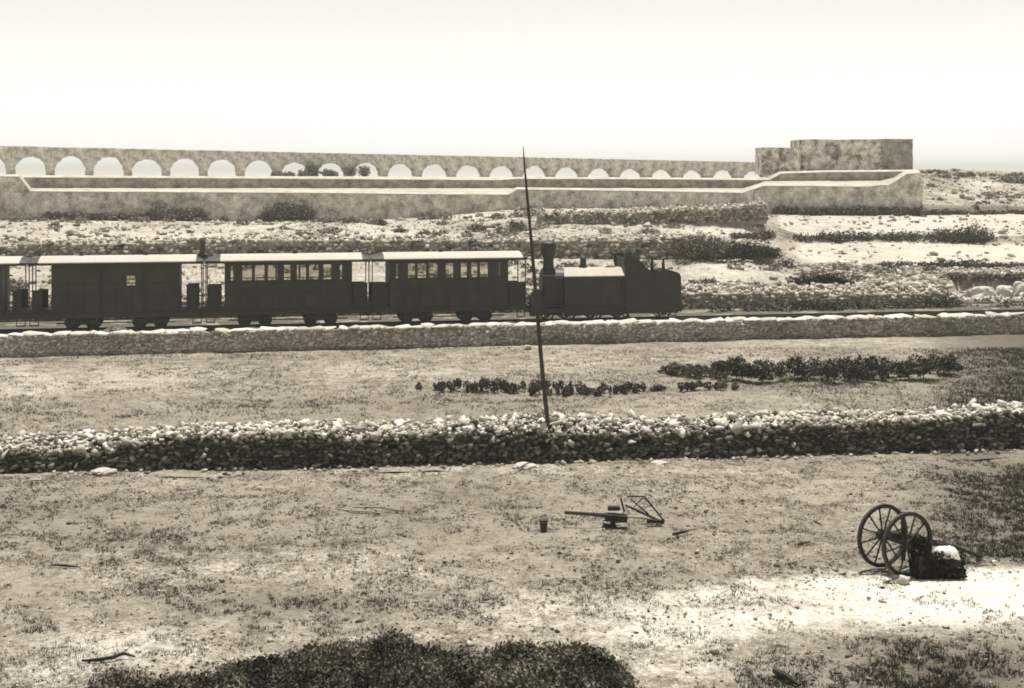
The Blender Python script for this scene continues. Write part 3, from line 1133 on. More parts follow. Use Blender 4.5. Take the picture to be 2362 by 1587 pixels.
shrub('shrub', 'dark scrub along the foot of the stony slope at far right', hump(2135, 2900, 130.0, 497, [(2135, 480), (2250, 484), (2362, 478), (2900, 480)], seed=14, jag=.5), 7000, 0.16, tone=(0.07, 0.03))
for i, (u0, u1, t, pb, pt, tn) in enumerate(((2128, 2185, 178, 404, 392, .12), (2205, 2245, 175, 410, 397, .12), (2310, 2420, 170, 425, 398, .14), (2290, 2420, 150, 470, 440, .16), (2150, 2230, 150, 470, 452, .2))):
    shrub('shrub', ['dark scrub at the foot of the ruin, on its right', 'small dark scrub patch on the skyline right of the ruin', 'dark scrub on the skyline at the right edge',
                    'grey scrub halfway down the stony slope at the right edge', 'grey scrub low on the stony slope right of the pale end wall'][i],
          hump(u0, u1, t, pb, pt, seed=20 + i), 1400, 0.2, tone=(tn, 0.04))
# bushes showing through and under arches
for i, (u0, u1, pt, lab) in enumerate(((632, 700, 389, 'dark bush filling the foot of the arch above the broad dark bush'), (712, 728, 372, 'dark bush in the left half of the second obscured arch'), (752, 770, 388, 'low dark bush in the right half of the second obscured arch'), (800, 858, 376, 'ragged bush filling most of the third obscured arch'))):
    lumps = []
    r = random.Random(50 + i)
    for q in range(7):
        u = r.uniform(u0, u1)
        xw = arc_x(u)
        Yv = AYL + ka * (xw - axl) - 1.2 + r.uniform(-.4, .4)
        zt = zat(pt + r.uniform(0, 9), Yv)
        zb = zat(410, Yv)
        lumps.append((xat(u, Yv), Yv, (zt + zb) / 2, .7, .6, (zt - zb) / 2))
    shrub('shrub', lab, lumps, 900, 0.2, tone=(0.15, 0.05))
# dark shrubs in the field behind the rubble wall, and the low row left of them
grp = 'dark shrubs in the field behind the rubble wall'
spots = [(1555, 835, 868, 34), (1610, 830, 872, 30), (1655, 822, 870, 34), (1700, 815, 878, 40), (1765, 818, 882, 44), (1850, 815, 876, 50), (1915, 818, 884, 60), (1965, 818, 880, 50), (2030, 822, 876, 60), (2080, 822, 872, 40), (2130, 812, 876, 50), (2190, 815, 865, 40)]
ords = ['first', 'second', 'third', 'fourth', 'fifth', 'sixth', 'seventh', 'eighth', 'ninth', 'tenth', 'eleventh', 'last']
for i, (u, pt, pb, w_) in enumerate(spots):
    Yv = gy(pb)
    h = zat(pt, Yv)
    lumps = []
    r = random.Random(80 + i)
    for q in range(18):
        a = r.gauss(0, .5) * w_ * Yv / F * .9
        hh = h * r.uniform(.35, 1.0)
        rr = r.uniform(.12, .34)
        lumps.append((xat(u, Yv) + a, Yv + r.uniform(-.6, .6), hh * r.uniform(.5, .75), rr, rr, hh * .3))
    shrub('field_shrub', 'dark ragged shrub behind the rubble wall, %s from left in the upper row' % ords[i], lumps, 1500, 0.08, tone=(0.05 + 0.05 * max(0, 4 - i) / 4, 0.03), group=grp, up=0.8)
grp2 = 'low weed clumps in a thin row by the pole'
for i, u in enumerate([1005, 1030, 1062, 1085, 1120, 1142, 1172, 1192, 1222, 1240, 1268, 1310, 1345, 1385, 1420, 1452, 1470, 1560, 1590, 1620, 1660]):
    Yv = gy(908 + random.uniform(-5, 5) - (12 if u > 1500 else 0))
    r = random.Random(120 + i)
    h = (0.62 if u < 1350 else 0.45) * r.uniform(.75, 1.15)
    lumps = [(xat(u, Yv) + r.gauss(0, .28), Yv + r.uniform(-.3, .3), h * r.uniform(.2, .6), r.uniform(.07, .17), .12, h * r.uniform(.2, .45)) for q in range(6)]
    nth = ['first', 'second', 'third', 'fourth', 'fifth', 'sixth', 'seventh', 'eighth', 'ninth', 'tenth', 'eleventh', 'twelfth', 'thirteenth', 'fourteenth', 'fifteenth', 'sixteenth', 'seventeenth', 'eighteenth', 'nineteenth', 'twentieth', 'last'][i]
    shrub('weed_clump', 'low weed clump in the thin row behind the pole, %s from left' % nth, lumps, 420, 0.07, tone=(0.085, 0.04), cat='weed', group=grp2, stems=False, up=1.5)


# grass and small stones over the fields
def grass(name, label, pts, hgt, dens_tone, blades=5):
    n = len(pts)
    P = np.repeat(pts, blades, 0)
    m_ = len(P)
    a = rng.uniform(0, 2 * np.pi, m_)
    sp = np.repeat(hgt, blades) * rng.uniform(0.6, 1.2, m_)
    r0 = sp[:, None] * 0.35 * np.stack([np.cos(a), np.sin(a)], 1) * rng.uniform(0, 1, m_)[:, None]
    lean = sp[:, None] * np.stack([np.cos(a), np.sin(a)], 1) * rng.uniform(0.15, 0.8, m_)[:, None]
    b2 = rng.uniform(0, np.pi, m_)
    w_ = sp[:, None] * 0.11 * np.stack([np.cos(b2), np.sin(b2)], 1)
    base = P[:, :2] + r0
    z = P[:, 2] - 0.02
    V = np.zeros((m_, 3, 3))
    V[:, 0, :2] = base - w_
    V[:, 1, :2] = base + w_
    V[:, 2, :2] = base + lean
    V[:, 0, 2] = z
    V[:, 1, 2] = z
    V[:, 2, 2] = z + sp
    t = np.repeat(np.clip(np.repeat(dens_tone, blades) + rng.normal(0, 0.02, m_), 0.02, .5), 3)
    me_ = mesh_from(name, V.reshape(-1, 3), np.arange(m_ * 3).reshape(m_, 3), M['grass'], {'tone': t})
    return link(name, me_, None, kind='stuff', label=label)


def sample_front(n, yb, dens):
    Yq = yb[0] + (yb[1] - yb[0]) * rng.random(n)
    Xq = rng.uniform(-0.45, 0.45, n) * Yq
    p, d = front_cover(Xq, Yq)
    keep = rng.random(n) < dens(p, d, Xq, Yq)
    keep &= (Yq < 42.45 + 0.114 * Xq)
    return Xq[keep], Yq[keep], d[keep], p[keep]


Xq, Yq, d, p = sample_front(260000, (20, 43.5), lambda p, d, x, y: np.clip(0.22 + 0.8 * d - 0.5 * p + 1.6 * fbm(x * .7, y * .7, 3, 91) + 2.6 * fbm(x * 2.2, y * 2.2, 3, 291), 0.01, 1))
grass('grass', 'tufts of dry grass and weeds over the front field', np.stack([Xq, Yq, front_z(Xq, Yq)], 1), rng.uniform(0.025, 0.085, len(Xq)) * (1 + 0.9 * d), 0.085 - 0.03 * d, 5)
Yq = rng.uniform(44, 70, 120000)
Xq = rng.uniform(-0.42, 0.42, 120000) * Yq
kk = rng.random(120000) < np.clip(0.25 + 1.6 * fbm(Xq * .4, Yq * .4, 3, 93) + 1.8 * fbm(Xq * 1.5, Yq * 1.5, 3, 293) + back_cover(Xq, Yq)[1] - .4 * back_cover(Xq, Yq)[0], .04, 1)
kk &= (Yq - KS * Xq < 70.95) & (Yq - .114 * Xq > 43.6)
Xq, Yq = Xq[kk], Yq[kk]
d = back_cover(Xq, Yq)[1]
grass('grass', 'short stubble and grass over the field behind the rubble wall', np.stack([Xq, Yq, back_z(Xq, Yq)], 1), rng.uniform(0.05, 0.12, len(Xq)) * (1 + .7 * d), 0.11 - 0.05 * d, 4)
n = 36000
Uq = rng.uniform(-500, 2900, n)
Tq = rng.uniform(81, 190, n)
pl, dk = hill_cover(Uq, Tq)
Yv = tY(Uq, Tq)
kk = rng.random(n) < np.clip(0.55 - 0.75 * pl + 1.2 * fbm(xat(Uq, Yv) * .2, Yv * .2, 3, 95), 0.0, 1)
kk &= ~((Tq > 128) & (Uq < 2120))
Uq, Tq = Uq[kk], Tq[kk]
Yv = tY(Uq, Tq)
grass('grass', 'dry scrub and grass over the terraced hillside', np.stack([xat(Uq, Yv), Yv, hill_z(Uq, Tq)], 1), rng.uniform(0.12, 0.3, len(Uq)), np.full(len(Uq), 0.17), 4)


def undergrowth(name, label, us, ts, radii, tones, per, leaf):
    Yv_ = tY(us, ts)
    Xv_ = xat(us, Yv_)
    Zv_ = hill_z(us, ts)
    VV, TT = [], []
    for i in range(len(us)):
        r_ = radii[i]
        V, Fc, t = leaf_cloud([(Xv_[i], Yv_[i], Zv_[i] + r_ * .35, r_ * 1.3, r_ * 1.2, r_ * .7)], int(per * r_ * r_ * 4) + 30, leaf, (tones[i], .03))
        VV.append(V)
        TT.append(t)
    V, t = np.concatenate(VV), np.concatenate(TT)
    return link(name, mesh_from(name, V, np.arange(len(V)).reshape(-1, 4)[:, [0, 3, 1, 2]], M['leaf'], {'tone': t}), None, kind='stuff', label=label)


n = 5200
Uq = rng.uniform(-450, 2800, n)
Tq = rng.uniform(80.8, 188, n)
nn = fbm(Uq * .008, Tq * .16, 4, 141)
w_ = np.where((Tq < 93.5), .35 + .25 * (Uq > 1560), 0)
w_ = np.where((Tq > 96) & (Tq < 128) & (Uq > 720) & (Uq < 1780), .5, w_)
w_ = np.where((Tq > 96) & (Tq < 128) & (Uq <= 720), .12, w_)
w_ = np.where((Tq > 131) & (Uq > 2135), .55, w_)
w_ = np.where((Tq > 80) & (Tq < 86.5) & (Uq > 2180), 0, w_)
w_ = np.where((Tq > 125) & (Tq < 129.6) & (Uq < 1760), .8, w_)
kk = rng.random(n) < w_ * np.clip(.35 + 3 * nn, 0, 1)
Uq, Tq = Uq[kk], Tq[kk]
undergrowth('undergrowth', 'patchy grey scrub over the terraces and the stony slope', Uq, Tq, rng.uniform(.15, .55, len(Uq)), rng.uniform(.08, .22, len(Uq)), 140, .13)


def pebbles(name, label, x, y, z, a, tone):
    items = [(float(x[i]), float(y[i]), float(z[i] + a[i] * .15), a[i], a[i] * .85, a[i] * .6, (rng.normal(0, .3), rng.normal(0, .3), rng.uniform(0, 3)), float(tone[i])) for i in range(len(x))]
    return join_stones(name, items, M['rubble'], None, PEBBLES, kind='stuff', label=label)


Xq, Yq, d, p = sample_front(32000, (21, 43.5), lambda p, d, x, y: np.clip(0.3 + 0.4 * d - .25 * p + 1.6 * fbm(x * .6, y * .6, 4, 97), 0.02, 1))
pebbles('gravel', 'small pale stones and clods strewn over the front field', Xq, Yq, front_z(Xq, Yq), rng.gamma(2.2, 0.015, len(Xq)) + .015, np.where(rng.random(len(Xq)) < .5, rng.uniform(.2, .45, len(Xq)), rng.uniform(.08, .17, len(Xq))))
n = 7000
Uq = rng.uniform(-500, 2900, n)
Tq = rng.uniform(81, 128, n)
kk = rng.random(n) < np.clip(.4 + 1.4 * fbm(Uq * .006, Tq * .15, 3, 98), .02, 1)
Uq, Tq = Uq[kk], Tq[kk]
n = 1500
Uq = np.concatenate([Uq, rng.uniform(2130, 2900, n), rng.uniform(1560, 2185, 900), rng.uniform(1900, 2185, 500)])
Tq = np.concatenate([Tq, rng.uniform(131, 188, n), 80.2 + np.abs(rng.normal(0, 1.2, 900)), rng.uniform(82, 92, 500)])
Yv = tY(Uq, Tq)
pebbles('scree', 'loose pale stones strewn over the terraces and the stony slope', xat(Uq, Yv), Yv, hill_z(Uq, Tq), np.minimum(.8, rng.gamma(2.2, .1, len(Uq)) + .08), rng.uniform(.2, .5, len(Uq)))


# ------------------------------------------------------------------ train
def rolling_root(name, u0, u1, label, cat):
    xc = (tx(u0, TC) + tx(u1, TC)) / 2
    return empty(name, track(xc, TC, RAIL), TH, label=label, cat=cat), xc


FL, SILL0, HEAD0, EAVE, RTOP, SOLE = [z - RAIL for z in (1.95, 3.33, 4.12, 4.30, 4.56, 1.76)]
HWD = 1.1


def bogie(root, x, near_only=False):
    b = MB()
    for s in (-0.72, 0.72):
        b.box(x - 0.85, x + 0.85, s - 0.05, s + 0.05, 0.28, 0.5)
        for k in (-0.5, 0.5):
            b.box(x + k - 0.13, x + k + 0.13, s - 0.09, s + 0.09, 0.2, 0.56)
        b.box(x - 0.25, x + 0.25, s - 0.1, s + 0.1, 0.5, 0.74)
    b.box(x - 0.2, x + 0.2, -0.7, 0.7, 0.4, 0.62)
    o = b.build('bogie', M['iron'], root)
    for k in (-0.5, 0.5):
        for s in (-0.55, 0.55):
            wm = MB()
            wm.ring((x + k, s, 0.34), (0, 1, 0), 0.26, 0.34, 0.11, 24)
            wm.disc((x + k, s, 0.34), (0, 1, 0), 0.27, 0.05, 20)
            wm.disc((x + k, s, 0.34), (0, 1, 0), 0.07, 0.16, 10)
            wm.build('wheel', M['iron'], o)
    return o


def carriage(name, label, cat, body, roofu, plat, wins, bogs, panels, lamps=(), sill=None, head=None):
    SILL, HEAD, pane = sill or SILL0, head or HEAD0, True
    root, xc = rolling_root(name, body[0], body[1], label, cat)
    near = TC - HWD
    L = lambda u: tx(u, near) - xc
    x0, x1 = L(body[0]), L(body[1])
    p0, p1 = L(plat[0]), L(plat[1])
    # floor and sole bars
    MB().box(p0, p1, -HWD + .02, HWD - .02, SOLE + .06, FL).build('floor', M['carriage2'], root)
    f = MB()
    for s in (-0.95, 0.95):
        f.box(p0, p1, s - 0.05, s + 0.05, SOLE - 0.16, SOLE + 0.058)
    f.box(x0 + .2, x1 - .2, -1.0, -0.94, SOLE - 0.42, SOLE - 0.36)
    for k in (0.35, 0.65):
        f.box(x0 + (x1 - x0) * k - .04, x0 + (x1 - x0) * k + .04, -1.0, -.94, SOLE - .4, SOLE - .1)
    f.build('underframe', M['iron'], root)
    # sides with their window openings, drawn from the near side; the far side repeats them
    ws = sorted((L(a), L(b)) for a, b in wins)
    for s in (-1, 1):
        y0, y1 = (s * HWD - .05, s * HWD + .05) if s > 0 else (-HWD - .05, -HWD + .05)
        sb = MB()
        if s > 0:
            SILL -= .17
            npn = max(1, int((x1 - x0 - .4) / 1.15)) if len(ws) > 1 else 0
            wd = (x1 - x0 - .4) / max(1, npn)
            ws = [(x0 + .2 + k * wd + .025, x0 + .2 + (k + 1) * wd - .025) for k in range(npn)] or [(ws[0][0] - .8, ws[0][1] + .45)]
        sb.box(x0, x1, y0, y1, SOLE + 0.065, SILL)
        sb.box(x0, x1, y0, y1, HEAD, EAVE)
        e = x0
        for a, b in ws:
            sb.box(e, a, y0, y1, SILL, HEAD)
            e = b
        sb.box(e, x1, y0, y1, SILL, HEAD)
        sb.build('side', M['carriage'], root)
        yo = s * (HWD + .06)
        bd = MB()
        for zz in (SILL0 - 0.06, HEAD0 + 0.03, SOLE + .1, SILL0 - .62):
            bd.box(x0, x1, min(yo - .012, yo + .012), yo + .012, zz, zz + 0.05)
        npan = max(4, int((x1 - x0) / 0.75))
        for k in range(npan + 1):
            xx = x0 + (x1 - x0 - .05) * k / npan
            bd.box(xx, xx + .05, yo - .01, yo + .01, SOLE + .16, SILL0 - .07)
        bd.build('beading', M['carriage2'], root)
        for a, b in ws:
            fr = MB()
            t_ = .022
            ya, yb = s * HWD - .03, s * HWD + .03
            fr.box(a + .002, b - .002, ya, yb, SILL + .002, SILL + t_).box(a + .002, b - .002, ya, yb, HEAD - t_, HEAD - .002)
            fr.box(a + .002, a + t_, ya, yb, SILL + t_, HEAD - t_).box(b - t_, b - .002, ya, yb, SILL + t_, HEAD - t_)
            wo_ = fr.build('window', M['carriage2'], root)
            if pane:
                MB().box(a + t_, b - t_, s * HWD - .004, s * HWD + .004, SILL + t_, HEAD - t_).build('pane', M['glass'], wo_)
    for xx in (x0 + .05, x1 - .05):
        e = MB()
        e.box(xx - .05, xx + .05, -HWD + .052, -.35, FL + .002, EAVE)
        e.box(xx - .05, xx + .05, .35, HWD - .052, FL + .002, EAVE)
        e.box(xx - .05, xx + .05, -.35, .35, HEAD0 + .1, EAVE)
        e.build('end_wall', M['carriage'], root)
        MB().box(xx - .03, xx + .03, -.345, .345, FL + .004, HEAD0 + .095).build('door', M['carriage2'], root)
    if len(ws) > 1:
        st = MB()
        k = x0 + .5
        while k < x1 - .5:
            st.box(k, k + .1, -.95, .95, FL + .01, SILL - .3)
            k += .95
        st.build('seats', M['darkwood'], root)
    # roof: shallow arch, white over the body, dark ends and canopy edge over the platforms
    r0, r1 = L(roofu[0]), L(roofu[1])
    n = 10

    def arch_strip(xa, xb, ha, hb, mat, nm, zof=0.0):
        vs, fs = [], []
        for x, h in ((xa, ha), (xb, hb)):
            for k in range(n + 1):
                y = -1.22 + 2.44 * k / n
                vs.append((x, y, EAVE + zof + .05 + h * (1 - (y / 1.22) ** 2)))
            vs.append((x, 1.22, EAVE + zof + .002))
            vs.append((x, -1.22, EAVE + zof + .002))
        m_ = n + 3
        fs += [(j, (j + 1) % m_, m_ + (j + 1) % m_, m_ + j) for j in range(m_)]
        fs += [tuple(range(m_ - 1, -1, -1)), tuple(range(m_, 2 * m_))]
        MB().add(vs, fs).build(nm, mat, root)
    hgt = RTOP - EAVE
    arch_strip(r0, r1, hgt, hgt, M['roofw'], 'roof')
    arch_strip(p0 - .05, r0 - .004, .06, hgt * .98, M['iron'], 'canopy')
    arch_strip(r1 + .004, p1 + .05, hgt * .98, .06, M['iron'], 'canopy')
    vl = MB()
    for s in (-1, 1):
        vl.box(p0 - .05, p1 + .05, s * 1.19 - .02, s * 1.19 + .02, EAVE - .09, EAVE)
    vl.build('valance', M['carriage2'], root)
    # platform posts, dash panels
    for xe, sg in ((p0, 1), (p1, -1)):
        for s in (-1, 1):
            MB().box(xe + sg * .02 - .025, xe + sg * .02 + .025, s * 1.05 - .025, s * 1.05 + .025, FL, EAVE - .09).build('post', M['carriage2'], root)
    for (a, b, pt) in panels:
        xa, xb = L(a), L(b)
        zt = zat(pt, track(xa + xc, TC - 1)[1]) - RAIL
        MB().box(xa, xb, -1.04, -1.0, FL + .005, zt).box(xa - .02, xb + .02, -1.06, -.98, zt, zt + .04).build('gate', M['carriage2'], root)
        MB().box(xa, xb, 1.0, 1.04, FL + .005, zt - .1).box(xa - .02, xb + .02, .98, 1.06, zt - .1, zt - .06).build('gate', M['carriage2'], root)
    for xe, sg in ((p0, -1), (p1, 1)):
        b = MB()
        b.box(min(xe, xe + sg * .06), max(xe, xe + sg * .06), -1.0, 1.0, SOLE - .18, FL - .02)
        b.path([(xe, 0, SOLE), (xe + sg * .22, 0, SOLE)], [.08, .08], 8)
        b.disc((xe + sg * .24, 0, SOLE), (1, 0, 0), .16, .05, 14)
        b.build('buffer', M['iron'], root)
    for s in (-1.02,):
        for xe, sg in ((p0 + .25, 1), (p1 - .25, -1)):
            MB().box(xe - .22, xe + .22, s - .1, s + .1, SOLE - .5, SOLE - .46).box(xe - .22, xe - .18, s - .02, s + .02, SOLE - .46, SOLE + .06).box(xe + .18, xe + .22, s - .02, s + .02, SOLE - .46, SOLE + .06).build('step', M['iron'], root)
    for u in bogs:
        bogie(root, L(u))
    for u in lamps:
        xx = tx(u, TC) - xc
        MB().lathe(xx, 0, [(.1, EAVE + .05 + hgt - .03), (.1, EAVE + .2 + hgt), (.15, EAVE + .22 + hgt), (.06, EAVE + .32 + hgt)], 12).build('roof_lamp', M['iron'], root)
    return root, xc, L


carriage('passenger_carriage', 'leftmost carriage of the train, cut off by the left edge', 'railway carriage', (-340, 4), (-330, 45), (-390, 60),
         [(-310, -290), (-275, -252), (-240, -218), (-205, -182), (-170, -146), (-130, -108), (-95, -72), (-55, -32)], [-290, -60], [(28, 49, 672), (-385, -362, 672)], lamps=(-150,))
van, vxc, VL = carriage('luggage_van', 'dark windowless luggage van with one small pale square on its side', 'railway carriage', (119, 414), (88, 452), (66, 466), [(291, 313)], [188, 345],
                        [(73, 97, 672), (430, 456, 658)], lamps=(188, 337), sill=2.17, head=2.7)
vd = MB()
for k in (VL(232), VL(330)):
    vd.box(k, k + .06, -HWD - .085, -HWD - .052, SOLE + .1, HEAD0 + .08)
vd.build('door_frame', M['carriage2'], van)
MB().lathe(tx(467, TC) - vxc, 0, [(.3, EAVE - .02), (.28, EAVE + .3), (.15, EAVE + .42), (.13, EAVE + 1.0), (.19, EAVE + 1.02), (.1, EAVE + 1.14)], 14).build('stove_pipe', M['iron'], van)
carriage('passenger_carriage', 'middle passenger carriage with eight pale windows, right of the windowless van', 'railway carriage', (518, 812), (508, 836), (474, 852),
         [(531, 539), (558, 582), (587, 611), (617, 641), (654, 671), (684, 707), (712, 736), (745, 765), (783, 790)], [588, 740],
         [(478, 509, 660), (815, 848, 654)], lamps=(680,))
carriage('passenger_carriage', 'passenger carriage coupled behind the engine chimney end', 'railway carriage', (898, 1172), (886, 1206), (858, 1213),
         [(912, 920), (940, 958), (962, 984), (988, 1010), (1027, 1046), (1062, 1078), (1084, 1102), (1106, 1126), (1147, 1156)], [962, 1100],
         [(859, 896, 655), (1176, 1211, 652)], lamps=(1016,))

# engine
eng, exc = rolling_root('locomotive', 1240, 1570, 'dark tank locomotive with tall flared chimney at the right end of the train', 'locomotive')
E = lambda u: tx(u, TC - 1.0) - exc
EC = lambda u: tx(u, TC) - exc
ez = lambda py, u, yp=TC - 1.0: tz(py, u, yp) - RAIL
chx = EC(1265)
zt = ez(558, 1265, TC)
zs = ez(619, 1265, TC)
MB().lathe(chx, 0, [(.36, zs - .08), (.3, zs + .05), (.27, zs + .35), (.3, zs + .6), (.40, zs + .85), (.43, zt - .2), (.43, zt - .08), (.36, zt), (.25, zt), (.22, zt - .25)], 22).build('chimney', M['engine'], eng, True)
bz = zs - .78
MB().path([(EC(1250), 0, bz), (EC(1297), 0, bz)], [.78, .78], 26).build('smokebox', M['engine'], eng)
MB().path([(EC(1250) - .06, 0, bz), (EC(1250) - .002, 0, bz)], [.55, .6], 22).build('smokebox_door', M['engine'], eng)
MB().path([(EC(1297) + .002, 0, bz), (EC(1470), 0, bz)], [.66, .66], 24).build('boiler', M['engine'], eng)
sd_ = MB()
sd_.box(EC(1250), EC(1297), -.7, .7, .55, bz)
sd_.build('saddle', M['engine'], eng)
t0, t1 = E(1302), E(1478)
ztn = ez(638, 1390)
ztt = ez(619, 1390, TC - .35)
for s in (-1, 1):
    MB().box(t0, t1, min(s * 1.05, s * .68), max(s * 1.05, s * .68), .72, ztn).build('side_tank', M['engine'], eng)
    a, b = s * 1.07, s * .3
    vs = [(t0 - .02, a, ztn + .003), (t1 + .0, a, ztn + .003), (t1 - .3, b, ztt), (t0 + .12, b, ztt), (t0 - .02, a, ztn + .05), (t1, a, ztn + .05), (t1 - .3, b, ztt + .04), (t0 + .12, b, ztt + .04)]
    MB().add(vs, [(0, 1, 2, 3), (7, 6, 5, 4), (0, 4, 5, 1), (1, 5, 6, 2), (2, 6, 7, 3), (3, 7, 4, 0)]).build('tank_top', M['tanktop'], eng)
MB().box(t0 + .1, t1 - .3, -.3, .3, ztt - .06, ztt + .03).build('tank_cover', M['tanktop'], eng)
xx = EC(1345)
MB().lathe(xx, 0, [(.24, ztt + .02), (.2, ztt + .1), (.17, ztt + .14), (.17, ztt + .5), (.2, ztt + .56), (.1, ztt + .66)], 16).build('steam_dome', M['engine'], eng)
xx = EC(1407)
MB().lathe(xx, 0, [(.26, ztt + .02), (.26, ztt + .07), (.1, ztt + .13)], 16).build('filler_cap', M['engine'], eng)
xx = EC(1450)
MB().lathe(xx, 0, [(.2, ztt), (.2, ztt + .5), (.26, ztt + .55), (.2, ztt + .8), (.08, ztt + 1.0)], 14).build('safety_valve', M['engine'], eng)
out = [(1441, 737), (1441, 620), (1438, 608), (1439, 593), (1446, 587), (1456, 588), (1468, 595), (1480, 605), (1488, 615), (1497, 622), (1504, 629), (1518, 631), (1525, 622), (1527, 597), (1531, 597), (1533, 619), (1548, 624), (1560, 627), (1567, 631), (1570, 640), (1570, 712), (1562, 730)]
pts = [(E(u), max(.35, ez(p, u))) for u, p in out]
for s in (-1, 1):
    pts = [(x, z - (.17 if s > 0 and 7 < i < 16 and z < pts[3][1] - .2 else 0)) for i, (x, z) in enumerate(pts)]
    MB().prism(pts, s * 1.07 - .03, s * 1.07 + .03).build('cab_side', M['engine'], eng)
MB().box(E(1443), E(1446), -1.038, 1.038, .8, ez(596, 1445)).build('cab_front', M['engine'], eng)
MB().box(E(1530), E(1534), -1.038, 1.038, .8, ez(626, 1532)).build('cab_back', M['engine'], eng)
b = MB().box(E(1534) + .002, E(1569), -1.036, 1.036, .6, ez(640, 1550))
b.build('bunker', M['engine'], eng)
ck = []
for i in range(60):
    ck.append((random.uniform(E(1538), E(1565)), random.uniform(-.9, .9), ez(640, 1550) + random.uniform(0, .2), .25, .22, .18, (random.random(), random.random(), random.random()), .02))
join_stones('coal', ck, M['rubble'], eng, kind='stuff')
fr = MB()
for s in (-.85, .85):
    fr.box(E(1232), E(1568), s - .04, s + .04, .42, .78)
fr.box(E(1232), E(1441), -1.08, 1.08, .782, .84)
fr.build('frame', M['engine'], eng)
for u, r, nm in ((1305, .46, 'driving_wheel'), (1366, .46, 'driving_wheel'), (1427, .46, 'driving_wheel'), (1525, .33, 'trailing_wheel'), (1258, .33, 'leading_wheel')):
    for s in (-.55, .55):
        wm = MB()
        cx = EC(u)
        wm.ring((cx, s, r), (0, 1, 0), r * .85, r, .12, 28)
        wm.disc((cx, s, r), (0, 1, 0), .11, .18, 12)
        for k in range(10):
            an = k * math.pi / 5
            wm.bar((cx + .09 * math.cos(an), s, r + .09 * math.sin(an)), (cx + r * .87 * math.cos(an), s, r + r * .87 * math.sin(an)), .05, .05, (0, 1, 0))
        wm.build(nm, M['iron'], eng)
for s in (-1, 1):
    MB().bar((EC(1305), s * .7, .36), (EC(1427), s * .7, .36), .05, .1).build('coupling_rod', M['iron'], eng)
    cyb = MB()
    cyb.path([(EC(1252), s * .82, .55), (EC(1285), s * .82, .55)], [.24, .24], 16)
    cyb.build('cylinder', M['engine'], eng)
bb = MB().box(E(1229), E(1233) , -1.05, 1.05, .4, .95)
bb.build('buffer_beam', M['engine'], eng)
MB().box(E(1569), E(1572), -1.05, 1.05, .4, .95).build('buffer_beam', M['engine'], eng)
for xe, sg in ((E(1229), -1), (E(1572), 1)):
    MB().path([(xe, 0, .72), (xe + sg * .2, 0, .72), (xe + sg * .2, 0, .72), (xe + sg * .26, 0, .72)], [.09, .09, .18, .18], 12).build('buffer', M['iron'], eng)
MB().prism([(E(1224), .3), (E(1224), ez(690, 1224)), (E(1229), ez(675, 1229)), (E(1236), ez(668, 1236)), (E(1250), ez(668, 1250)), (E(1250), .3)], -1.0, -.62).build('tool_box', M['engine'], eng)
MB().box(E(1300), E(1440), -1.02, -.98, .28, .7).build('valance', M['engine'], eng)
for s in (-1, 1):
    ya, yb = sorted((s * 1.05, s * 1.075))
    ln = MB()
    for k in range(5):
        xx = t0 + .05 + (t1 - t0 - .14) * k / 4
        ln.box(xx, xx + .04, ya, yb, .86, ztn - .02)
    ln.box(t0 + .02, t1 - .02, ya, s * 1.08 if s > 0 else yb, ztn - .08, ztn - .03) if s > 0 else ln.box(t0 + .02, t1 - .02, -1.08, -1.05, ztn - .08, ztn - .03)
    ln.box(t0 + .02, t1 - .02, min(s * 1.05, s * 1.08), max(s * 1.05, s * 1.08), .88, .93)
    ln.build('tank_beading', M['iron'], eng)
    MB().path([(E(1252), s * .86, bz + .45), (E(1300), s * .86, bz + .45)], [.02, .02], 6).build('handrail', M['iron'], eng)
    MB().path([(E(1436), s * 1.12, .9), (E(1436), s * 1.12, ztn - .1)], [.02, .02], 6).build('handrail', M['iron'], eng)
    for uu in (1300, 1445, 1552):
        MB().box(E(uu) - .16, E(uu) + .16, min(s * 1.0, s * 1.16), max(s * 1.0, s * 1.16), .2, .235).box(E(uu) - .14, E(uu) - .11, min(s * 1.02, s * 1.05), max(s * 1.02, s * 1.05), .235, .6).box(E(uu) + .11, E(uu) + .14, min(s * 1.02, s * 1.05), max(s * 1.02, s * 1.05), .235, .6).build('step', M['iron'], eng)

# stones beside the track between the van's bogies
xs_, ys_, zz_ = [], [], []
hp = []
for i in range(70):
    u = random.gauss(268, 20)
    yp = random.uniform(0.7, 1.3)
    X_, Y_, _ = track(tx(u, yp), yp)
    h = max(0, 1 - abs(u - 268) / 42) * .35
    hp.append((X_, Y_, .92 + random.uniform(0, h), .24, .2, .16, (random.random(), random.random(), random.random()), .66))
base = np.array(hp)[:, :3].astype(float).mean(0) if False else np.array([[h[0], h[1], h[2]] for h in hp]).mean(0)
sp_ = empty('stone_pile', (base[0], base[1], 0.85), label='small pale stone pile beside the track under the van', cat='stone pile')
for h in hp[:60]:
    stone_part((h[0] - base[0], h[1] - base[1], h[2] - .85) + h[3:], sp_)

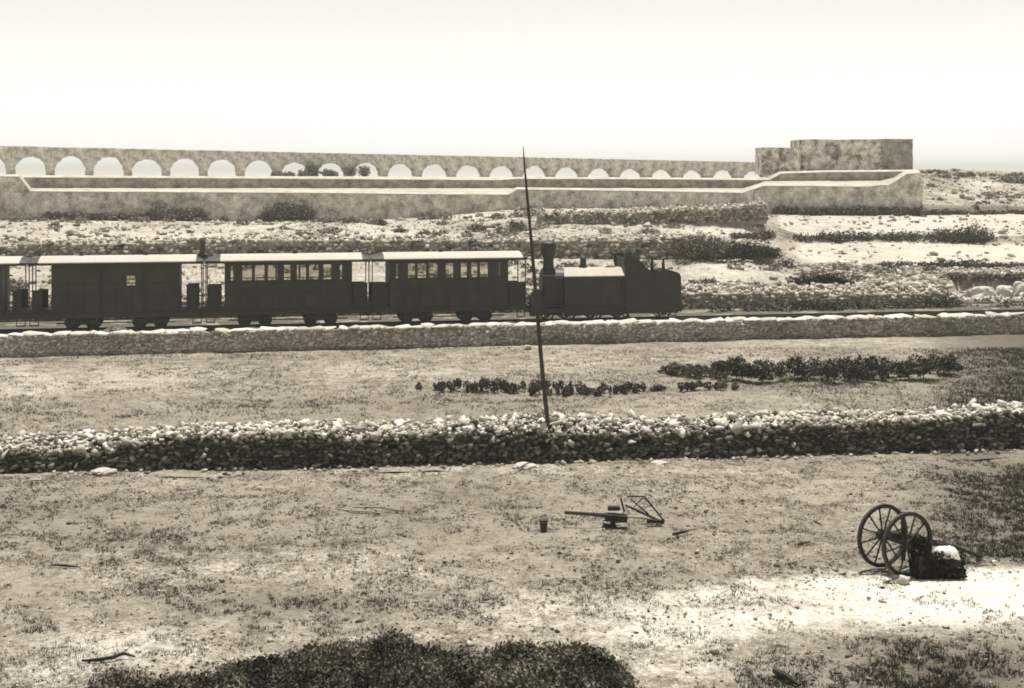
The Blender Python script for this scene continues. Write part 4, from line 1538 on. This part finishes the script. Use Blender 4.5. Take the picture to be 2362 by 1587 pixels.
# ------------------------------------------------------------------ pole
pl = MB()
Yp = gy(1068) + 0.55
seq = [(1266, 1015, 0.0), (1262, 960, .03), (1253, 880, .08), (1246, 800, .14), (1236, 680, .22), (1224, 540, .34), (1214, 430, .43), (1209, 370, .49), (1207, 338, .52)]
rad = [.072, .07, .068, .065, .06, .05, .04, .027, .011]
P = [(xat(u, Yp + d), Yp + d, zat(p, Yp + d)) for u, p, d in seq]
P = [(P[0][0] + .06, P[0][1], -0.2)] + P
rad = [.084] + rad
o = empty('pole', P[0])
pl.path([(a[0] - P[0][0], a[1] - P[0][1], a[2] - P[0][2]) for a in P], rad, 10)
tag(o, 'tall thin leaning wooden pole standing in the nearest rubble wall', 'pole')
pl.build('shaft', M['wood'], o, True)

# ------------------------------------------------------------------ cart
yf = gy(1306)
yn = yf - 0.72
pf = Vector((xat(2036, yf), yf, 0))
pn = Vector((xat(2093, yn), yn, 0))
axv = (pn - pf)
TRK = axv.length
axd = axv.normalized()
fwd = Vector((-axd.y, axd.x, 0))
if fwd.x < 0:
    fwd = -fwd
cz0 = (pf + pn) / 2
crt = empty('cart', cz0, math.atan2(fwd.y, fwd.x), label='two wheeled wooden farm cart with large spoked wheels, shafts resting on the ground', cat='cart')
RW = 0.71
for s in (-1, 1):
    c = (0, s * TRK / 2, RW - .02)
    wh = empty('wheel', c)
    wh.parent = crt
    tyre = MB().ring((0, 0, 0), (0, 1, 0), RW - .02, RW, .06, 40)
    tyre.build('tyre', M['iron'], wh)
    MB().ring((0, 0, 0), (0, 1, 0), RW - .085, RW - .022, .065, 40).build('rim', M['darkwood'], wh)
    MB().path([(0, -.16, 0), (0, -.07, 0), (0, .07, 0), (0, .16, 0)], [.075, .11, .11, .075], 14).build('hub', M['darkwood'], wh)
    for k in range(12):
        an = 2 * math.pi * (k + .3) / 12
        MB().bar((.09 * math.cos(an), 0, .09 * math.sin(an)), ((RW - .08) * math.cos(an), 0, (RW - .06) * math.sin(an)), .03, .028, (0, 1, 0)).build('spoke', M['darkwood'], wh)
MB().bar((0, -TRK / 2 - .05, RW - .02), (0, TRK / 2 + .05, RW - .02), .08, .1).build('axle', M['iron'], crt)
tilt = Matrix.Rotation(math.radians(14), 4, 'Y')
T_ = Matrix.Translation((0, 0, RW + .06)) @ tilt
hw = TRK / 2 - .2
MB().box(-.3, 1.05, -hw, -hw + .09, -.04, .06, T_).box(-.3, 1.05, hw - .09, hw, -.04, .06, T_).box(-.25, -.17, -hw + .09, hw - .09, -.035, .055, T_).box(.9, .98, -hw + .09, hw - .09, -.035, .055, T_).build('bed_frame', M['darkwood'], crt)
pw = (2 * hw) / 6
for k in range(6):
    MB().box(-.3, 1.0, -hw + k * pw + .006, -hw + (k + 1) * pw - .006, .063, .09, T_).build('plank', M['darkwood'], crt)
MB().box(.02, .1, -hw - .03, -hw + .03, -.5, .58, Matrix.Translation((0, 0, RW + .06))).build('stake', M['darkwood'], crt)
for s in (-1, 1):
    a = T_ @ Vector((.95, s * (hw - .04), 0))
    MB().path([a, (1.6, s * (hw - .02), .38), (2.45, s * (hw - .06), .05)], [.055, .05, .035], 8).build('shaft', M['darkwood'], crt)

# box in front of the cart with its cloth and bundle
Yt = gy(1333)
xt0, xt1 = xat(2112, Yt), xat(2208, Yt)
tr_ = empty('wooden_box', ((xt0 + xt1) / 2, Yt + .13, -.03), math.radians(6), label='dark plank box standing in front of the cart with a white cloth over it', cat='box')
wb = (xt1 - xt0) / 2
zt = .52
for s in (-1, 1):
    for k in range(3):
        MB().box(-wb, wb, s * .15 - .02, s * .15 + .02, k * zt / 3 + .006, (k + 1) * zt / 3 - .006, Matrix.Rotation(random.gauss(0, .025), 4, 'Y') @ Matrix.Translation((random.gauss(0, .02), -.012 * (k % 2), 0))).build('plank', M['darkwood'], tr_)
    MB().box(s * wb - .02, s * wb + .02, -.125, .125, 0, zt).build('end_board', M['darkwood'], tr_)
    MB().box(s * (wb - .06) - .03, s * (wb - .06) + .03, -.2, -.175, -.02, zt + .02).build('batten', M['darkwood'], tr_)
MB().box(-wb + .022, wb - .022, -.125, .125, .0, .04).build('bottom', M['darkwood'], tr_)


def cloth(name, label, cx, cy, cz, sx, sy, rise, seed, rz=0.0):
    gx, gyy = np.meshgrid(np.linspace(-1, 1, 30), np.linspace(-1, 1, 20))
    prof = rise * np.clip(1 - (gx * .9) ** 2, 0, 1) ** .6
    edge = np.maximum(np.abs(gx), np.abs(gyy))
    z_ = prof * (1 - .5 * gyy ** 2) + .09 * fbm(gx * 2.5 + seed, gyy * 2.5, 3, seed) - .14 * sstep(.75, 1.0, edge)
    Pc = np.stack([gx * sx + .03 * fbm(gx * 3, gyy * 3, 2, seed + 2), gyy * sy, z_], -1)
    r, c = Pc.shape[:2]
    idx = np.arange(r * c).reshape(r, c)
    fs = np.stack([idx[:-1, :-1], idx[:-1, 1:], idx[1:, 1:], idx[1:, :-1]], -1).reshape(-1, 4)
    me_ = mesh_from(name, Pc.reshape(-1, 3), fs, M['cloth'], smooth=True)
    o = link(name, me_, None, label=label, cat='cloth')
    o.location = (cx, cy, cz)
    o.rotation_euler = (0, 0, rz)
    md = o.modifiers.new('thick', 'SOLIDIFY')
    md.thickness = .015
    return o


cloth('white_cloth', 'crumpled white cloth laid over the dark box beside the cart', xat(2181, Yt + .13), Yt + .13, .53, .26, .2, .12, 4, math.radians(6))
cx_, cy_ = xat(2120, Yt + .1), Yt + .1
bw = shrub('brushwood', 'dark tangled brush piled over and around the plank box', [(cx_, cy_, .74, .17, .12, .17), (cx_ - .1, cy_, .6, .14, .12, .2), (cx_ + .12, cy_, .64, .16, .12, .09), (cx_ - .13, cy_ - .06, .25, .08, .14, .24), (cx_ + .25, cy_ - .14, .12, .4, .1, .16), (cx_ + .7, cy_ - .13, .1, .3, .1, .12), (cx_ + .93, cy_ - .02, .3, .07, .12, .3), (cx_ + .3, cy_ - .16, .4, .35, .06, .2)],
      1700, 0.06, tone=(0.015, 0.01), cat='brushwood', stems=False)


def boulder(label, u, py, wpx, hpx, Yv, tone, name='boulder', group=None):
    """single stone: column, base row, width and height in the picture"""
    s = Yv / F
    bm = bmesh.new()
    bmesh.ops.create_icosphere(bm, subdivisions=3, radius=0.5)
    sd0 = random.uniform(0, 50)
    co = np.array([v.co[:] for v in bm.verts])
    q = fbm(co[:, 0] * 2.2 + sd0 + co[:, 2], co[:, 1] * 2.2 + co[:, 2] * 2.7, 3, 17)
    for v, k in zip(bm.verts, q):
        c = v.co * (1 + 1.0 * k)
        v.co = Vector([max(-.44, min(.44, a)) for a in c])
    me_ = bpy.data.meshes.new('boulder')
    bm.to_mesh(me_)
    bm.free()
    a = me_.attributes.new('tone', 'FLOAT', 'POINT')
    a.data.foreach_set('value', np.full(len(me_.vertices), tone, dtype=np.float32))
    me_.materials.append(M['rubble'])
    o = link(name, me_, None, label=label, cat='stone', group=group)
    o.location = (float(xat(u, Yv)), float(Yv), zat(py, Yv) + hpx * s * .45)
    o.scale = (wpx * s, wpx * s * .85, hpx * s)
    o.rotation_euler = (0, 0, random.uniform(0, 3))
    return o


boulder('white stone propped on the pale ground in front of the cart wheel', 2086, 1353, 32, 28, gy(1346), .45)
boulder('small white stone at the tip of the cart shafts', 2293, 1302, 12, 11, gy(1302), .72)
boulder('pale flat stone at the foot of the rubble wall near the left edge', 240, 1094, 60, 14, gy(1094), .4)
boulder('pale flat stone at the foot of the rubble wall just left of the pole', 1212, 1080, 60, 13, gy(1079), .42)
boulder('pale flat stone at the foot of the rubble wall right of the pole', 1520, 1074, 42, 12, gy(1073), .42)
boulder('largest white boulder in front of the dark field wall at right', 2262, 702, 74, 46, tY(2262, 80.9), .46)
boulder('white boulder right of the largest one, below the dark field wall', 2318, 698, 50, 44, tY(2318, 80.9), .46)
boulder('white boulder at the right edge below the dark field wall', 2356, 690, 48, 46, tY(2356, 81.2), .46)
boulder('small white stone in front of the largest white boulder', 2232, 706, 24, 20, tY(2232, 79.2), .46)
boulder('white rock on the rubble bank below the darkest round bush', 1858, 684, 30, 18, tY(1858, 80.6), .46)
boulder('tilted pale stone lying on the field at the foot of the retaining wall', 1218, 805, 22, 10, gy(806), .42)


# ------------------------------------------------------------------ plough, can, sticks
Yg = gy(1215)
pk = empty('plough', (xat(1420, Yg), Yg, 0), label='wooden plough lying in the front field with its beam pointing left', cat='plough')


def G(u, p, d=0.0):
    Yv = Yg + d
    return Vector((xat(u, Yv), Yv, zat(p, Yv))) - pk.location


MB().path([G(1302, 1182), G(1350, 1185), G(1400, 1189), G(1440, 1190)], [.04, .045, .055, .06], 8).build('beam', M['wood'], pk)
MB().bar(G(1402, 1172), G(1430, 1172), .18, .09).bar(G(1396, 1192, -.1), G(1446, 1196, -.1), .28, .16).bar(G(1412, 1196), G(1416, 1217), .14, .12).bar(G(1432, 1150), G(1440, 1180), .06, .05).build('body', M['darkwood'], pk)
MB().add([G(1388, 1216, -.1), G(1440, 1212, .15), G(1466, 1228, .0), G(1400, 1230, -.3), G(1392, 1206, 0)], [(0, 1, 4), (1, 2, 4), (2, 3, 4), (3, 0, 4), (0, 3, 2, 1)]).build('share_shadow', M['iron'], pk)  # low dark wedge laid as the plough's shadow on the ground
MB().path([G(1446, 1146), G(1486, 1145), G(1532, 1202)], [.02, .025, .025], 6).build('handle', M['darkwood'], pk)
MB().path([G(1442, 1165, .35), G(1480, 1182, .35), G(1524, 1203, .25)], [.025, .03, .035], 6).build('handle', M['darkwood'], pk)
MB().path([G(1455, 1152, .2), G(1496, 1186, .3)], [.015, .02], 6).path([G(1440, 1192), G(1500, 1198)], [.014, .014], 6).path([G(1462, 1170, .3), G(1482, 1148)], [.012, .012], 6).build('brace', M['darkwood'], pk)
MB().bar(G(1492, 1201), G(1532, 1204), .1, .08).path([G(1518, 1208), G(1488, 1234)], [.015, .012], 6).build('crosspiece', M['darkwood'], pk)

Yc = gy(1222)
o = empty('bucket', (xat(1254, Yc), Yc, -.01), label='small black bucket on the grass left of the plough', cat='bucket')
MB().lathe(0, 0, [(.085, 0), (.1, .2), (.105, .205), (.105, .22), (.09, .22), (.08, .06)], 14).build('body', M['iron'], o)
hd = [(.1 * math.cos(a), .02, .21 + .05 * math.sin(a)) for a in np.linspace(0, math.pi, 9)]
MB().path(hd, [.008] * 9, 5).build('handle', M['iron'], o)


def stick(label, pts, rads, mat):
    Ps = []
    for u, p, lift in pts:
        Yv = gy(p)
        x_ = xat(u, Yv)
        Ps.append(Vector((x_, Yv, float(front_z(np.array([x_]), np.array([Yv]))[0]) + lift)))
    o = MB().path([q - Ps[0] for q in Ps], rads, 7).build('stick', mat)
    o.location = Ps[0]
    return tag(o, label, 'stick')


stick('dark crooked stick lying on the pale ground at lower left', [(188, 1538, .05), (225, 1534, .07), (262, 1530, .08), (285, 1524, .1), (312, 1526, .06)], [.02, .035, .035, .03, .015], M['darkwood'])
stick('thin pale stick lying on the grass left of the bucket', [(770, 1176, .03), (810, 1184, .05), (850, 1186, .05), (900, 1189, .03)], [.012, .022, .022, .012], M['palewood'])
stick('thin dark stick lying just above the pale stick', [(815, 1180, .08), (880, 1181, .1), (935, 1183, .05)], [.012, .014, .01], M['darkwood'])
stick('short dark branch lying right of the plough', [(1552, 1242, .06), (1580, 1239, .1), (1604, 1231, .08)], [.04, .03, .015], M['darkwood'])
stick('short dark twig midway between the plough and the cart', [(1840, 1262, .05), (1868, 1258, .06)], [.025, .02], M['darkwood'])
stick('dark branch at the bottom edge right of the dark heaps', [(1786, 1556, .08), (1815, 1575, .12), (1845, 1590, .05)], [.05, .06, .03], M['darkwood'])
stick('short dark twig on the grass near the left edge', [(118, 1308, .05), (150, 1310, .06), (185, 1311, .04)], [.02, .03, .015], M['darkwood'])


# ------------------------------------------------------------------ dark heaps at the bottom edge
def heap(label, prof, Yc_, seed, dy=1.6):
    """prof: (column, crest row) at distance Yc_"""
    u0, u1 = prof[0][0], prof[-1][0]
    nu, nd = 150, 60
    gu = np.linspace(u0, u1, nu)
    gd = np.linspace(-1, 1, nd)
    UU, DD = np.meshgrid(gu, gd)
    XX = xat(UU, Yc_)
    crest = zat(np.interp(UU, [a for a, b in prof], [b for a, b in prof]), Yc_)
    YY = Yc_ + DD * dy
    ZZ = crest * (1 - np.abs(DD) ** 1.7) + 0.2 * fbm(XX * 1.4, YY * 1.4, 4, seed) * (1 - np.abs(DD) ** 3) + .16 * fbm(XX * 4, YY * 4, 3, seed + 5) - .06
    ZZ = np.where(np.abs(DD) > .98, -.25, ZZ)
    ZZ[:, 0] = -.25
    ZZ[:, -1] = -.25
    xm = float(xat((u0 + u1) / 2, Yc_))
    o = empty('dark_heap', (xm, Yc_, 0), label=label, cat='heap')
    idx = np.arange(nu * nd).reshape(nd, nu)
    fs = np.stack([idx[:-1, :-1], idx[:-1, 1:], idx[1:, 1:], idx[1:, :-1]], -1).reshape(-1, 4)
    Pm = np.stack([XX - xm, YY - Yc_, ZZ], -1)
    link('mound', mesh_from('mound', Pm.reshape(-1, 3), fs, M['heap'], smooth=True), o)
    n = int(46 * (u1 - u0))
    iu, idd = rng.integers(1, nu - 1, n), rng.integers(2, nd - 2, n)
    c = Pm[idd, iu] + rng.normal(0, .03, (n, 3))
    lump = fbm(c[:, 0] * 3.2 + seed, c[:, 1] * 3.2 + c[:, 2] * 2, 3, seed + 9)
    c[:, 2] += np.abs(rng.normal(0, .06, n)) * (1 + 3 * np.maximum(lump, 0))
    a = rng.normal(size=(n, 3))
    a /= np.linalg.norm(a, axis=1)[:, None]
    b = np.cross(a, rng.normal(size=(n, 3)))
    b /= np.linalg.norm(b, axis=1)[:, None]
    sz = rng.uniform(.02, .055, n)[:, None]
    V = np.stack([c - a * sz * .5, c + b * sz, c + a * sz * .5, c - b * sz * .6], 1)
    t = np.clip(.1 + .34 * lump + rng.normal(0, .02, n), .02, .3)
    link('dead_leaves', mesh_from('dead_leaves', V.reshape(-1, 3), np.arange(n * 4).reshape(n, 4), M['leaf'], {'tone': np.repeat(t, 4)}), o, kind='stuff')
    return o


YH = 22.6
heap('low dark heap rising from left at the bottom edge', [(195, 1600), (235, 1572), (265, 1570), (300, 1590), (345, 1588), (400, 1580), (480, 1575), (520, 1545), (560, 1531), (610, 1530), (660, 1532), (720, 1560), (760, 1600)], YH - .3, 201)
heap('dark pointed heap at the middle of the bottom edge', [(610, 1600), (650, 1530), (720, 1512), (800, 1506), (850, 1495), (880, 1474), (897, 1464), (915, 1474), (955, 1494), (1010, 1508), (1075, 1512), (1110, 1540), (1150, 1600)], YH, 205)
heap('rounded dark heap right of the pointed one at the bottom edge', [(1060, 1600), (1100, 1530), (1150, 1508), (1200, 1500), (1245, 1510), (1290, 1498), (1355, 1497), (1400, 1518), (1440, 1548), (1470, 1600)], YH - .2, 209)
